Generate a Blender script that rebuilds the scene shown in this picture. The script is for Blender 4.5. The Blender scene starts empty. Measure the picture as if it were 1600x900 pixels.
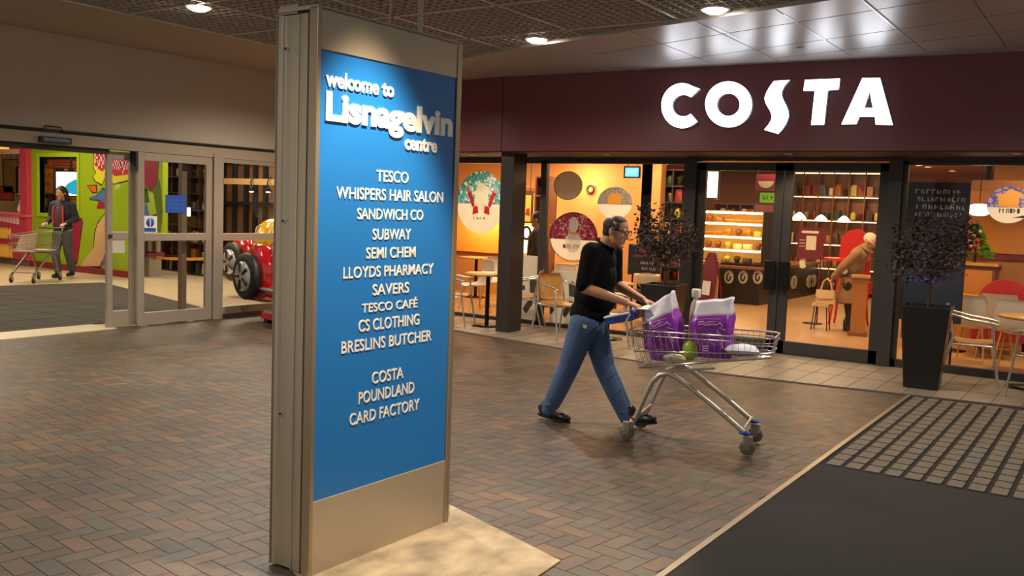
import bpy, math, random
from mathutils import Vector as V, Matrix, noise
random.seed(7)
SC = bpy.context.scene
COL = SC.collection
PI = math.pi
# ------------------------------------------------------------------ camera
F_PX, YAW, PITCH, ROLL, CAM_H = 1450.0, 0.588, 0.0858, 0.036, 1.70
fw = V((-math.sin(YAW)*math.cos(PITCH), math.cos(YAW)*math.cos(PITCH), -math.sin(PITCH)))
rt0 = V((math.cos(YAW), math.sin(YAW), 0)); up0 = rt0.cross(fw)
rt = rt0*math.cos(ROLL) + up0*math.sin(ROLL)
up = up0*math.cos(ROLL) - rt0*math.sin(ROLL)
CAM = V((0, 0, CAM_H))
cam_d = bpy.data.cameras.new('camera'); cam_d.sensor_width = 36; cam_d.lens = 36*F_PX/1600
cam = bpy.data.objects.new('camera', cam_d); COL.objects.link(cam)
cam.matrix_world = Matrix((( rt.x, up.x, -fw.x, 0), (rt.y, up.y, -fw.y, 0), (rt.z, up.z, -fw.z, CAM_H), (0, 0, 0, 1)))
cam_d.clip_start = .05
SC.camera = cam
# ------------------------------------------------------------------ world, exposure, big lights
w = bpy.data.worlds.new('world'); SC.world = w; w.use_nodes = True
w.node_tree.nodes['Background'].inputs[0].default_value = (1, .92, .83, 1)
w.node_tree.nodes['Background'].inputs[1].default_value = .46
SC.view_settings.view_transform = 'Standard'; SC.view_settings.look = 'None'
SC.view_settings.exposure = 0; SC.view_settings.gamma = 1; SC.view_settings.use_curve_mapping = False
WARM, NEUT = (1, .68, .36), (1, .88, .74)

def light(name, typ, loc, power, color, size=.1, spot=None, blend=.6, target=None, size_y=None):
    d = bpy.data.lights.new(name, typ); d.energy = power; d.color = color
    if typ == 'AREA':
        d.size = size
        if size_y: d.shape = 'RECTANGLE'; d.size_y = size_y
    else: d.shadow_soft_size = size
    if typ == 'SPOT': d.spot_size = math.radians(spot); d.spot_blend = blend
    o = bpy.data.objects.new(name, d); COL.objects.link(o); o.location = loc
    if target is not None: o.rotation_euler = (V(target)-V(loc)).to_track_quat('-Z', 'Y').to_euler()
    return o
# mall downlights (general light of the hall, from the grid ceiling); last two unseen, added to brighten the pylon's narrow side
for q in [(-7.42, 5.69, 3.4), (-5.35, 8.31, 3.4), (-3.15, 7.71, 3.4), (-8.6, 8.6, 3.4), (-5.4, 5.0, 3.4), (-.6, 7.2, 3.4), (-3.6, .2, 3.4), (-6.6, 2.2, 3.4)]:
    light('downlight_lamp', 'SPOT', q, 280, NEUT, .07, 160, .7)
light('sign_spotlight', 'SPOT', (-2.42, 3.12, 3.4), 800, (1, .80, .56), .05, 50, .5, (-2.74, 3.28, 0))
# the supermarket lobby beyond the sliding doors; lamp behind the mural added to brighten its window
for q in [(-13.2, 5.5, 3.4), (-17, 7.5, 3.4), (-13.2, 9.9, 3.4), (-18.5, 9.6, 3.4), (-20.5, 12.6, 3.4), (-14.6, 12.2, 3.4)]:
    light('lobby_lamp', 'AREA', q, 95, (1, .84, .6), 1.2)
# the coffee shop
for q, e in [((-9.3, 13.1, 2.7), 60), ((-6.4, 13.2, 2.7), 60), ((-3.6, 13.6, 2.7), 60), ((-.9, 13.1, 2.7), 60), ((-5.2, 16.2, 2.7), 70), ((-2.4, 16.4, 2.7), 50), ((-8.2, 19.0, 2.7), 60), ((-8.3, 14.3, 2.7), 45), ((-6.9, 14.4, 2.7), 30), ((-5.2, 20, 2.7), 60)]:
    light('cafe_lamp', 'AREA', q, e, WARM, .7)

# ------------------------------------------------------------------ pixel helpers (photo frame 1600x900)
def ray(x, y): return fw*F_PX + rt*(x-800) - up*(y-450)
def at(x, y, Y): d = ray(x, y); return CAM + d*(Y/d.y)
def atx(x, y, X): d = ray(x, y); return CAM + d*(X/d.x)
def atf(x, y, z=0.0): d = ray(x, y); return CAM + d*((z-CAM_H)/d.z)
def atp(x, y, p, n): d = ray(x, y); return CAM + d*((V(p)-CAM).dot(n)/d.dot(n))

# ------------------------------------------------------------------ materials
def lin(h):
    h = h.lstrip('#'); r = []
    for i in (0, 2, 4):
        c = int(h[i:i+2], 16)/255; r.append(c/12.92 if c <= .04045 else ((c+.055)/1.055)**2.4)
    return (*r, 1)
MATS = {}
def mat(name, h, rough=.5, metal=0, var=.0, scale=14, bump=0, emit=0, spec=.5, stretch=None, trans=0, coat=0, ecol=None):
    if name in MATS: return MATS[name]
    m = bpy.data.materials.new(name); m.use_nodes = True; MATS[name] = m
    nt = m.node_tree; N = nt.nodes; L = nt.links; b = N['Principled BSDF']
    c = lin(h) if isinstance(h, str) else h
    b.inputs['Base Color'].default_value = c
    b.inputs['Roughness'].default_value = rough; b.inputs['Metallic'].default_value = metal
    b.inputs['Specular IOR Level'].default_value = spec
    if coat: b.inputs['Coat Weight'].default_value = coat; b.inputs['Coat Roughness'].default_value = .08
    if emit:
        b.inputs['Emission Color'].default_value = lin(ecol) if ecol else c
        b.inputs['Emission Strength'].default_value = emit
    if var or bump:
        tc = N.new('ShaderNodeTexCoord'); src = tc.outputs['Object']
        if stretch:
            mp = N.new('ShaderNodeMapping'); mp.inputs['Scale'].default_value = stretch; L.new(src, mp.inputs[0]); src = mp.outputs[0]
        nz = N.new('ShaderNodeTexNoise'); nz.inputs['Scale'].default_value = scale; nz.inputs['Detail'].default_value = 5
        L.new(src, nz.inputs['Vector'])
        if var:
            mx = N.new('ShaderNodeMix'); mx.data_type = 'RGBA'
            L.new(nz.outputs['Fac'], mx.inputs[0])
            mx.inputs[6].default_value = tuple(x*(1-var) for x in c[:3])+(1,)
            mx.inputs[7].default_value = tuple(min(1, x*(1+var)) for x in c[:3])+(1,)
            L.new(mx.outputs[2], b.inputs['Base Color'])
        if bump:
            bp = N.new('ShaderNodeBump'); bp.inputs['Strength'].default_value = bump; bp.inputs['Distance'].default_value = .01
            L.new(nz.outputs['Fac'], bp.inputs['Height']); L.new(bp.outputs[0], b.inputs['Normal'])
    if trans:
        tr = N.new('ShaderNodeBsdfTranslucent'); tr.inputs[0].default_value = c
        mix = N.new('ShaderNodeMixShader'); mix.inputs[0].default_value = trans
        L.new(b.outputs[0], mix.inputs[1]); L.new(tr.outputs[0], mix.inputs[2]); L.new(mix.outputs[0], N['Material Output'].inputs[0])
    return m
def glass(name, tint=(1, 1, 1), refl=1.0):
    if name in MATS: return MATS[name]
    m = bpy.data.materials.new(name); m.use_nodes = True; MATS[name] = m
    nt = m.node_tree; N = nt.nodes; L = nt.links; N.remove(N['Principled BSDF'])
    t = N.new('ShaderNodeBsdfTransparent'); t.inputs[0].default_value = (*tint, 1)
    g = N.new('ShaderNodeBsdfGlossy'); g.inputs['Roughness'].default_value = .02
    fr = N.new('ShaderNodeFresnel'); fr.inputs[0].default_value = 1.35
    ge = N.new('ShaderNodeNewGeometry'); iv = N.new('ShaderNodeMath'); iv.operation = 'SUBTRACT'; iv.inputs[0].default_value = refl; L.new(ge.outputs['Backfacing'], iv.inputs[1])
    mu = N.new('ShaderNodeMath'); mu.operation = 'MULTIPLY'; L.new(iv.outputs[0], mu.inputs[1])
    mx = N.new('ShaderNodeMixShader'); L.new(fr.outputs[0], mu.inputs[0]); L.new(mu.outputs[0], mx.inputs[0])
    L.new(t.outputs[0], mx.inputs[1]); L.new(g.outputs[0], mx.inputs[2]); L.new(mx.outputs[0], N['Material Output'].inputs[0])
    return m
def voro(name, edge, cell, scale=14, width=.08, rough=.5, trans=0, cell2=None, rnd=1.0):
    """cells of one colour divided by lines of another (sticker ornaments, cow print)"""
    m = bpy.data.materials.new(name); m.use_nodes = True
    nt = m.node_tree; N = nt.nodes; L = nt.links; b = N['Principled BSDF']; b.inputs['Roughness'].default_value = rough
    tc = N.new('ShaderNodeTexCoord'); vo = N.new('ShaderNodeTexVoronoi'); vo.feature = 'DISTANCE_TO_EDGE'; vo.inputs['Scale'].default_value = scale
    vo.inputs['Randomness'].default_value = rnd
    L.new(tc.outputs['Object'], vo.inputs['Vector'])
    gt = N.new('ShaderNodeMath'); gt.operation = 'GREATER_THAN'; gt.inputs[1].default_value = width; L.new(vo.outputs['Distance'], gt.inputs[0])
    mx = N.new('ShaderNodeMix'); mx.data_type = 'RGBA'; L.new(gt.outputs[0], mx.inputs[0])
    mx.inputs[6].default_value = lin(edge); mx.inputs[7].default_value = lin(cell)
    if cell2:
        v2 = N.new('ShaderNodeTexVoronoi'); v2.inputs['Scale'].default_value = scale; v2.inputs['Randomness'].default_value = rnd
        L.new(tc.outputs['Object'], v2.inputs['Vector'])
        sp = N.new('ShaderNodeSeparateColor'); L.new(v2.outputs['Color'], sp.inputs[0])
        g2 = N.new('ShaderNodeMath'); g2.operation = 'GREATER_THAN'; g2.inputs[1].default_value = .5; L.new(sp.outputs[0], g2.inputs[0])
        m2 = N.new('ShaderNodeMix'); m2.data_type = 'RGBA'; L.new(g2.outputs[0], m2.inputs[0])
        m2.inputs[6].default_value = lin(cell); m2.inputs[7].default_value = lin(cell2); L.new(m2.outputs[2], mx.inputs[7])
    L.new(mx.outputs[2], b.inputs['Base Color'])
    if trans:
        tr = N.new('ShaderNodeBsdfTranslucent'); L.new(mx.outputs[2], tr.inputs[0])
        ms = N.new('ShaderNodeMixShader'); ms.inputs[0].default_value = trans
        L.new(b.outputs[0], ms.inputs[1]); L.new(tr.outputs[0], ms.inputs[2]); L.new(ms.outputs[0], N['Material Output'].inputs[0])
    return m

# ------------------------------------------------------------------ mesh builder
class MB:
    def __init__(s): s.v = []; s.f = []; s.sm = []
    def add(s, vs, fs, smooth=False):
        o = len(s.v); s.v += [tuple(p) for p in vs]; s.f += [tuple(i+o for i in f) for f in fs]; s.sm += [smooth]*len(fs); return s
    def box(s, x0, x1, y0, y1, z0, z1, M=None):
        vs = [V((x, y, z)) for z in (z0, z1) for y in (y0, y1) for x in (x0, x1)]
        if M: vs = [M @ p for p in vs]
        return s.add(vs, [(0, 2, 3, 1), (4, 5, 7, 6), (0, 1, 5, 4), (2, 6, 7, 3), (0, 4, 6, 2), (1, 3, 7, 5)])
    def rbox(s, x0, x1, y0, y1, z0, z1, r=.02, seg=4, M=None):
        """box with its vertical edges rounded"""
        r = min(r, (x1-x0)/2.01, (y1-y0)/2.01); pl = []
        for cx, cy, a0 in ((x1-r, y1-r, 0), (x0+r, y1-r, 90), (x0+r, y0+r, 180), (x1-r, y0+r, 270)):
            for k in range(seg+1):
                a = math.radians(a0+90*k/seg); pl.append((cx+r*math.cos(a), cy+r*math.sin(a)))
        pts = [V((x, y, z0)) for x, y in pl]
        return s.prism([M @ p for p in pts] if M else pts, (M.to_3x3() @ V((0, 0, z1-z0))) if M else V((0, 0, z1-z0)))
    def prism(s, pts, dv, smooth=False):
        n = len(pts); dv = V(dv); vs = [V(p) for p in pts]+[V(p)+dv for p in pts]
        nrm = V((0, 0, 0))
        for i in range(n): a, b = vs[i], vs[(i+1) % n]; nrm += a.cross(b)
        if nrm.dot(dv) > 0: f0 = tuple(range(n))[::-1]; f1 = tuple(range(n, 2*n)); sd = [(i, (i+1) % n, n+(i+1) % n, n+i) for i in range(n)]
        else: f0 = tuple(range(n)); f1 = tuple(range(n, 2*n))[::-1]; sd = [((i+1) % n, i, n+i, n+(i+1) % n) for i in range(n)]
        s.add(vs, [f0, f1]); return s.add(vs, sd, smooth)
    def tube(s, pts, r, n=8, closed=False):
        pts = [V(p) for p in pts]; m = len(pts); rs = r if isinstance(r, (list, tuple)) else [r]*m
        vs = []; fs = []; nrm = None
        for i, p in enumerate(pts):
            if closed: t = (pts[(i+1) % m]-pts[i-1])
            else: t = pts[min(i+1, m-1)]-pts[max(i-1, 0)]
            t = t.normalized() if t.length > 1e-9 else V((0, 0, 1))
            if nrm is None:
                nrm = t.orthogonal().normalized()
            nrm = (nrm - t*nrm.dot(t)); nrm = nrm.normalized() if nrm.length > 1e-6 else t.orthogonal().normalized()
            b = t.cross(nrm)
            for k in range(n):
                a = 2*PI*k/n; vs.append(p+(nrm*math.cos(a)+b*math.sin(a))*rs[i])
        for i in range(m if closed else m-1):
            j = (i+1) % m
            for k in range(n): fs.append((i*n+k, i*n+(k+1) % n, j*n+(k+1) % n, j*n+k))
        s.add(vs, fs, True)
        if not closed: s.add(vs[:n], [tuple(range(n))[::-1]]); s.add(vs[-n:], [tuple(range(n))])
        return s
    def lathe(s, prof, n=24, c=(0, 0, 0), axis='Z', smooth=True):
        c = V(c); vs = []; fs = []
        for r, h in prof:
            for k in range(n):
                a = 2*PI*k/n; x, y = r*math.cos(a), r*math.sin(a)
                vs.append(c+(V((x, y, h)) if axis == 'Z' else V((x, h, -y)) if axis == 'Y' else V((h, x, y))))
        for i in range(len(prof)-1):
            for k in range(n): fs.append((i*n+k, i*n+(k+1) % n, (i+1)*n+(k+1) % n, (i+1)*n+k))
        s.add(vs, fs, smooth)
        if prof[0][0] > 1e-6: s.add(vs[:n], [tuple(range(n))[::-1]])
        if prof[-1][0] > 1e-6: s.add(vs[-n:], [tuple(range(n))])
        return s
    def cone(s, p0, r0, p1, r1, n=14):
        """round-ended tapered limb"""
        p0, p1 = V(p0), V(p1); d = p1-p0; L = d.length; t = d/L if L > 1e-9 else V((0, 0, 1))
        pts = []; rs = []
        for k in range(5): a = PI/2*(k/4); pts.append(p0-t*r0*math.cos(a)); rs.append(max(r0*math.sin(a), 1e-4))
        for k in range(1, 5): a = PI/2*(k/4); pts.append(p1+t*r1*math.sin(a)); rs.append(max(r1*math.cos(a), 1e-4))
        pts.insert(5, p1); rs.insert(5, r1)
        return s.tube2(pts, rs, n, t)
    def tube2(s, pts, rs, n, t):
        u = t.orthogonal().normalized(); b = t.cross(u); vs = []; fs = []
        for p, r in zip(pts, rs):
            for k in range(n): a = 2*PI*k/n; vs.append(p+(u*math.cos(a)+b*math.sin(a))*r)
        for i in range(len(pts)-1):
            for k in range(n): fs.append((i*n+k, i*n+(k+1) % n, (i+1)*n+(k+1) % n, (i+1)*n+k))
        fs += [tuple(range(n))[::-1], tuple(range(len(vs)-n, len(vs)))]
        return s.add(vs, fs, True)
    def ell(s, c, r, rot=None, n=16, m=10):
        c = V(c); vs = []; fs = []
        for i in range(m+1):
            a = PI*i/m; rr = max(math.sin(a), 1e-3)
            for k in range(n):
                b = 2*PI*k/n; p = V((r[0]*rr*math.cos(b), r[1]*rr*math.sin(b), -r[2]*math.cos(a)))
                vs.append(c+(rot @ p if rot else p))
        for i in range(m):
            for k in range(n): fs.append((i*n+k, i*n+(k+1) % n, (i+1)*n+(k+1) % n, (i+1)*n+k))
        fs += [tuple(range(n))[::-1], tuple(range(m*n, m*n+n))]
        return s.add(vs, fs, True)
    def xf(s, M):
        s.v = [tuple(M @ V(p)) for p in s.v]; return s
    def build(s, name, m, parent=None, label=None):
        me = bpy.data.meshes.new(name); me.from_pydata(s.v, [], s.f); me.materials.append(m)
        me.polygons.foreach_set('use_smooth', s.sm); me.update()
        o = bpy.data.objects.new(name, me); COL.objects.link(o)
        if parent: o.parent = parent
        if label: o['label'] = label
        return o
def tag(o, label=None, cat=None, group=None, kind=None):
    if label: o['label'] = label
    if cat: o['category'] = cat
    if group: o['group'] = group
    if kind: o['kind'] = kind
    return o
def thing(name, label, cat, loc=(0, 0, 0), rz=0, group=None):
    o = bpy.data.objects.new(name, None); COL.objects.link(o); o.empty_display_size = .1
    o.location = loc; o.rotation_euler = (0, 0, rz)
    return tag(o, label, cat, group)
def kids(o): return KIDS.get(o.name, []) or list(o.children)
KIDS = {}
def dup(src, loc, rz, label=None, scale=None):
    c = src.copy(); COL.objects.link(c); c.location = loc; c.rotation_euler = (0, 0, rz)
    if scale: c.scale = scale
    if label: c['label'] = label
    for ch in list(src.children):
        d = ch.copy(); COL.objects.link(d); d.parent = c
        for g in list(ch.children):
            e = g.copy(); COL.objects.link(e); e.parent = d
    return c
def struct(o): o['kind'] = 'structure'; return o
def bevel(o, wd=.004, seg=2):
    b = o.modifiers.new('bevel', 'BEVEL'); b.width = wd; b.segments = seg; b.limit_method = 'ANGLE'; return o
def remesh(o, vox=.006, it=4, fac=.5):
    r = o.modifiers.new('remesh', 'REMESH'); r.mode = 'VOXEL'; r.voxel_size = vox; r.use_smooth_shade = True
    s = o.modifiers.new('smooth', 'SMOOTH'); s.iterations = it; s.factor = fac; return o
def text_mb(body, bold=0.0, extrude=.02, bevel_d=0):
    cu = bpy.data.curves.new('t', 'FONT'); cu.body = body; cu.size = 1; cu.offset = bold; cu.extrude = extrude; cu.resolution_u = 4
    o = bpy.data.objects.new('t', cu); COL.objects.link(o)
    dg = bpy.context.evaluated_depsgraph_get(); dg.update()
    me = bpy.data.meshes.new_from_object(o.evaluated_get(dg))
    mb = MB(); mb.add([v.co.copy() for v in me.vertices], [tuple(p.vertices) for p in me.polygons])
    bpy.data.objects.remove(o); bpy.data.curves.remove(cu); bpy.data.meshes.remove(me)
    return mb
def fit_text(body, org, u, v, n, width, height, bold=0.0, depth=.003, box=None):
    """text mesh whose ink fills width x height, lower left at org, in plane (u, v), raised along n"""
    mb = text_mb(body, bold, .5)
    xs = [p[0] for p in mb.v]; ys = [p[1] for p in mb.v]
    x0, x1 = min(xs), max(xs); y0, y1 = box or (min(ys), max(ys))
    u, v, n, org = V(u), V(v), V(n), V(org)
    mb.v = [tuple(org+u*((p[0]-x0)/(x1-x0)*width)+v*((p[1]-y0)/(y1-y0)*height)+n*((p[2]+.5)*depth)) for p in mb.v]
    return mb
# ================================================================== SETTING
# --- brick floor: real herringbone pavers with their own colours
def brick_floor():
    B = .205; a = math.radians(-8); ca, sa = math.cos(a), math.sin(a); h = B/2; g = .002
    vs = []; fs = []; cols = []
    pal = ['#564639', '#524237', '#584739', '#4c4036', '#5c4737', '#664b37', '#54483b', '#4b463a', '#483e37', '#574437', '#604935', '#4e483d']
    R = random.Random(3)
    def quad(x0, y0, x1, y1):
        cx, cy = (x0+x1)/2, (y0+y1)/2; X, Y = cx*ca-cy*sa-6, cx*sa+cy*ca+5.5
        if not (-10.7 < X < -1.66 and .4 < Y < 10.6): return
        if Y > 9.9 and X > -6: return
        o = len(vs)
        for x, y in ((x0+g, y0+g), (x1-g, y0+g), (x1-g, y1-g), (x0+g, y1-g)):
            vs.append((x*ca-y*sa-6, x*sa+y*ca+5.5, 0))
        fs.append((o, o+1, o+2, o+3)); c = lin(R.choice(pal)); k = R.uniform(.70, .93); cols.append((c[0]*k, c[1]*k, c[2]*k, 1))
    n = 66
    for i in range(-n, n):
        for j in range(-n, n):
            k = (i-j) % 4
            if k == 0: quad(i*h, j*h, (i+2)*h, (j+1)*h)
            elif k == 3: quad(i*h, j*h, (i+1)*h, (j+2)*h)
    o = len(vs); vs += [(-10.9, -4, -.004), (4, -4, -.004), (4, 12, -.004), (-10.9, 12, -.004)]; fs.append((o, o+1, o+2, o+3)); cols.append((*lin('#41362e')[:3], 1))
    me = bpy.data.meshes.new('floor'); me.from_pydata(vs, [], fs)
    ca_ = me.color_attributes.new('brick', 'FLOAT_COLOR', 'CORNER')
    for p in me.polygons:
        for li in p.loop_indices: ca_.data[li].color = cols[p.index]
    m = bpy.data.materials.new('brick paving'); m.use_nodes = True; nt = m.node_tree; N = nt.nodes; L = nt.links; b = N['Principled BSDF']
    at_ = N.new('ShaderNodeVertexColor'); at_.layer_name = 'brick'
    tc = N.new('ShaderNodeTexCoord'); nz = N.new('ShaderNodeTexNoise'); nz.inputs['Scale'].default_value = 1.1; nz.inputs['Detail'].default_value = 6
    L.new(tc.outputs['Object'], nz.inputs['Vector'])
    mr = N.new('ShaderNodeMapRange'); mr.inputs[1].default_value = .3; mr.inputs[2].default_value = .7; mr.inputs[3].default_value = .75; mr.inputs[4].default_value = 1.15
    L.new(nz.outputs['Fac'], mr.inputs[0])
    mx = N.new('ShaderNodeMix'); mx.data_type = 'RGBA'; mx.blend_type = 'MULTIPLY'; mx.inputs[0].default_value = 1
    L.new(at_.outputs[0], mx.inputs[6]); L.new(mr.outputs[0], mx.inputs[7]); L.new(mx.outputs[2], b.inputs['Base Color'])
    n2 = N.new('ShaderNodeTexNoise'); n2.inputs['Scale'].default_value = 9; L.new(tc.outputs['Object'], n2.inputs['Vector'])
    m2 = N.new('ShaderNodeMapRange'); m2.inputs[3].default_value = .38; m2.inputs[4].default_value = .62; L.new(n2.outputs['Fac'], m2.inputs[0]); L.new(m2.outputs[0], b.inputs['Roughness'])
    bp = N.new('ShaderNodeBump'); bp.inputs['Strength'].default_value = .15; bp.inputs['Distance'].default_value = .01; L.new(n2.outputs['Fac'], bp.inputs['Height']); L.new(bp.outputs[0], b.inputs['Normal'])
    me.materials.append(m); ob = bpy.data.objects.new('floor', me); COL.objects.link(ob); return struct(ob)
brick_floor()
# pale concrete slab the sign stands on
sl = MB().prism([(-3.32, 4.19, .001), (-2.19, 3.795, .001), (-2.10, 2.5, .001), (-2.93, 2.5, .001), (-2.99, 2.86, .001), (-3.26, 2.98, .001)], (0, 0, .006)).build('floor_slab', mat('pale concrete', '#8f8069', .75, 0, 1.0, 7, .5, stretch=(1, .6, 1))); struct(sl)
# paving strip outside the coffee shop
cz = .008
curb = [(-11, 10.75), (-9, 10.30), (-7.63, 10.05), (-5.58, 9.71), (-3.87, 9.46), (-2.6, 9.58), (-1.73, 9.72), (-.74, 9.85), (2.2, 10.2)]
st = MB().prism([(x, y, 0) for x, y in curb]+[(2.2, 11.55, 0), (-11, 11.55, 0)], (0, 0, cz)).build('floor_strip', mat('pale paving', '#7f7262', .45, 0, .15, 6)); struct(st)
gv = MB()
for k in range(46):
    x = -9.6+k*.26
    y0 = next((a[1]+(b[1]-a[1])*(x-a[0])/(b[0]-a[0]) for a, b in zip(curb, curb[1:]) if a[0] <= x <= b[0]), 9.8)
    gv.box(x-.004, x+.004, y0+.02, 11.5, cz, cz+.0012)
for a, b in zip(curb, curb[1:]): gv.tube([(a[0], a[1], .004), (b[0], b[1], .004)], .012, 6)
for yy in (10.35, 10.9): gv.box(-9, 2.2, yy-.004, yy+.004, cz, cz+.0012)
struct(gv.build('trim_1', mat('paving joint', '#4b4239', .8)))
# coffee shop floor
struct(MB().box(-11.7, 3, 11.55, 24, -.05, .004).build('floor_cafe', mat('tan tile', '#b08a60', .28, 0, .12, 3)))
# lobby floor beyond the sliding doors
struct(MB().box(-26, -10.62, -2, 16, -.06, -.001).build('floor_lobby', mat('cream tile', '#c9b595', .3, 0, .08, 2)))
struct(MB().box(-11.16, -10.6, 1, 6.92, -.02, .006).build('floor_threshold', mat('cream stone', '#d0c0a2', .4)))
mt = MB().prism([(-11.16, 1.0, 0), (-11.14, 9.0, 0), (-16.3, 10.35, 0), (-16.6, 8.5, 0), (-17, 1, 0)], (0, 0, .008)).build('lobby_mat', mat('dark grey mat', '#3b3530', .9, 0, .3, 30))
gm = MB()
for k in range(14): gm.box(-16.4, -11.17, 1.4+k*.52, 1.412+k*.52, .008, .0095)
for k in range(9): gm.box(-16.2+k*.6, -16.188+k*.6, 1.2, 8.4, .008, .0095)
gm.build('joint', mat('mat joint', '#1c1917', .9), mt)
tag(mt, 'dark grey tiled mat on the lobby floor behind the sliding doors', 'mat')
# entrance matting at the near corner
cm = MB().box(-1.70, 3, 1.5, 6.44, 0, .012).build('entrance_carpet', mat('charcoal carpet', '#1c1918', .95, 0, .35, 60, .4))
tag(cm, 'charcoal entrance carpet set flush in the brick floor', 'carpet')
gr = MB().box(-1.70, 2.2, 6.45, 9.68, 0, .004).build('grid_matting', mat('matting base', '#14120f', .95))
gb = MB(); R_ = random.Random(5)
for i in range(30):
    for j in range(17):
        x = -1.66+i*.128; y = 6.50+j*.186
        if y > 9.5: continue
        gb.rbox(x, x+.095, y, y+.165+R_.uniform(-.006, .006), .004, .012, .012, 2)
gb.build('rubber_block', mat('grey rubber', '#5a5247', .7, 0, .3, 12), gr); gr.children[0]['kind'] = 'stuff'
tag(gr, 'grey rubber grid matting between the charcoal carpet and the paving', 'mat')
struct(MB().box(-1.735, -1.70, 1.5, 9.66, 0, .016).build('trim_2', mat('brass edge', '#9a8a72', .4, .6)))

# --- wall with the sliding doors (runs away from the camera)
XW = -10.66
wallm = mat('beige plaster', '#b5aa9a', .8, 0, .05, 1.5)
struct(MB().box(XW-.25, XW, -3, 11, 2.43, 3.54).build('wall_west', wallm))
struct(MB().box(XW-.25, -8.40, -3, 11, 3.54, 3.66).build('ceiling_strip', mat('plaster strip', '#a3998a', .8)))
alu = mat('brushed aluminium', '#a89c8c', .42, .35, .06, 40, stretch=(1, 1, .05))
struct(MB().box(XW-.2, XW+.03, -3, 10.2, 2.25, 2.385).build('trim_3', mat('beige header', '#a4957f', .5, .15)))
struct(MB().box(XW-.2, XW+.02, -3, 10.2, 2.385, 2.43).build('trim_4', mat('dark gap', '#2b241f', .6)))
struct(MB().box(XW-.22, XW-.02, -3, 6.88, 2.19, 2.25).build('trim_5', MATS['dark gap']))
clear = glass('clear glass')
def door_leaf(name, x, y0, y1, zb, zt, frame, rail=1.155, mull=None, top=.1, bot=.2, side=.09, th=.05):
    f = MB(); f.box(x-th/2, x+th/2, y0, y0+side, zb, zt).box(x-th/2, x+th/2, y1-side, y1, zb, zt)
    f.box(x-th/2, x+th/2, y0+side, y1-side, zb, zb+bot).box(x-th/2, x+th/2, y0+side, y1-side, zt-top, zt)
    f.box(x-th/2, x+th/2, y0+side, y1-side, rail-.05, rail+.05)
    o = bevel(f.build(name, frame), .004); struct(o)
    MB().box(x-.004, x+.004, y0+side-.01, y1-side+.01, zb+bot-.01, rail-.04).build('pane', clear, o)
    MB().box(x-.004, x+.004, y0+side-.01, y1-side+.01, rail+.04, zt-top+.01).build('pane', clear, o)
    return o
d1 = door_leaf('door_1', XW-.10, 6.88, 7.28, .01, 2.23, alu, 1.17, side=.075)
MB().box(XW-.07, XW-.05, 6.90, 6.935, 1.14, 1.19).build('lock', MATS['dark gap'], d1)
d2 = door_leaf('door_2', XW, 7.24, 8.40, .01, 2.24, alu, 1.155, bot=.16, side=.10)
struct(MB().box(XW-.22, XW-.14, 8.03, 8.11, 0, 2.25).build('trim_17', mat('brown bar', '#6b5a4a', .5, .2)))
struct(MB().box(XW-.08, XW+.05, 8.41, 8.57, 0, 2.30).build('trim_6', alu))
struct(MB().box(XW-.08, XW+.05, 7.20, 7.235, 2.0, 2.25).build('trim_7', MATS['dark gap']))
w5 = MB().box(XW-.05, XW+.02, 8.57, 10.3, .06, .16).box(XW-.05, XW+.02, 8.57, 10.3, 1.10, 1.20).box(XW-.05, XW+.02, 8.57, 10.3, 2.19, 2.26).box(XW-.05, XW+.02, 10.22, 10.3, .06, 2.26).build('window_1', alu); struct(w5)
MB().box(XW-.02, XW-.012, 8.57, 10.25, .15, 1.11).build('pane', clear, w5); MB().box(XW-.02, XW-.012, 8.57, 10.25, 1.19, 2.2).build('pane', clear, w5)
struct(MB().box(XW-.05, XW+.02, 8.57, 10.3, 0, .06).build('trim_8', mat('dark plinth', '#4a4038', .6)))
# header sensor and cable
s = thing('door_sensor', 'black motion sensor box on the beige header above the open doorway', 'sensor', (XW+.03, 6.13, 2.30))
MB().rbox(0, .07, -.19, .19, -.035, .035, .015).build('housing', mat('black plastic', '#1d1a19', .4), s)
MB().box(.068, .074, -.16, .16, -.02, .02).build('lens', mat('dark lens', '#0a0a0c', .1), s)
c = MB().tube([(XW+.035, 5.0, 2.412), (XW+.035, 6.0, 2.410), (XW+.035, 6.02, 2.46), (XW+.035, 6.22, 2.46), (XW+.035, 6.24, 2.408), (XW+.035, 9.5, 2.404)], .008, 6).build('cable', MATS['black plastic'])
tag(c, 'thin black cable clipped along the beige header over the doors', 'cable')
# stickers on the door glass
def flat(name, pts, m, parent=None): return MB().prism(pts, (.003, 0, 0)).build(name, m, parent)
bl = mat('sticker blue', '#1c4fa8', .5); wh = mat('print white', '#e6e2da', .5)
t = MB().box(XW+.005, XW+.009, 7.33, 7.54, 1.215, 1.43).build('door_sticker', wh); tag(t, 'white square sticker with blue disc low on the sliding door glass', 'sticker')
MB().lathe([(.0, 0), (.058, 0), (.058, .003), (0, .003)], 20, axis='X').xf(Matrix.Translation((XW+.009, 7.435, 1.345))).build('disc', bl, t)
MB().box(XW+.009, XW+.012, 7.35, 7.52, 1.225, 1.275).build('band', bl, t)
MB().box(XW+.012, XW+.014, 7.428, 7.442, 1.29, 1.40).build('bar', wh, t)
t = MB().box(XW+.005, XW+.009, 7.665, 7.985, 1.475, 1.712).build('door_notice', bl); tag(t, 'blue notice with small orange lettering on the sliding door glass', 'notice')
og = mat('sticker lettering', '#4e7cc8', .5)
nb = MB()
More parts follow.
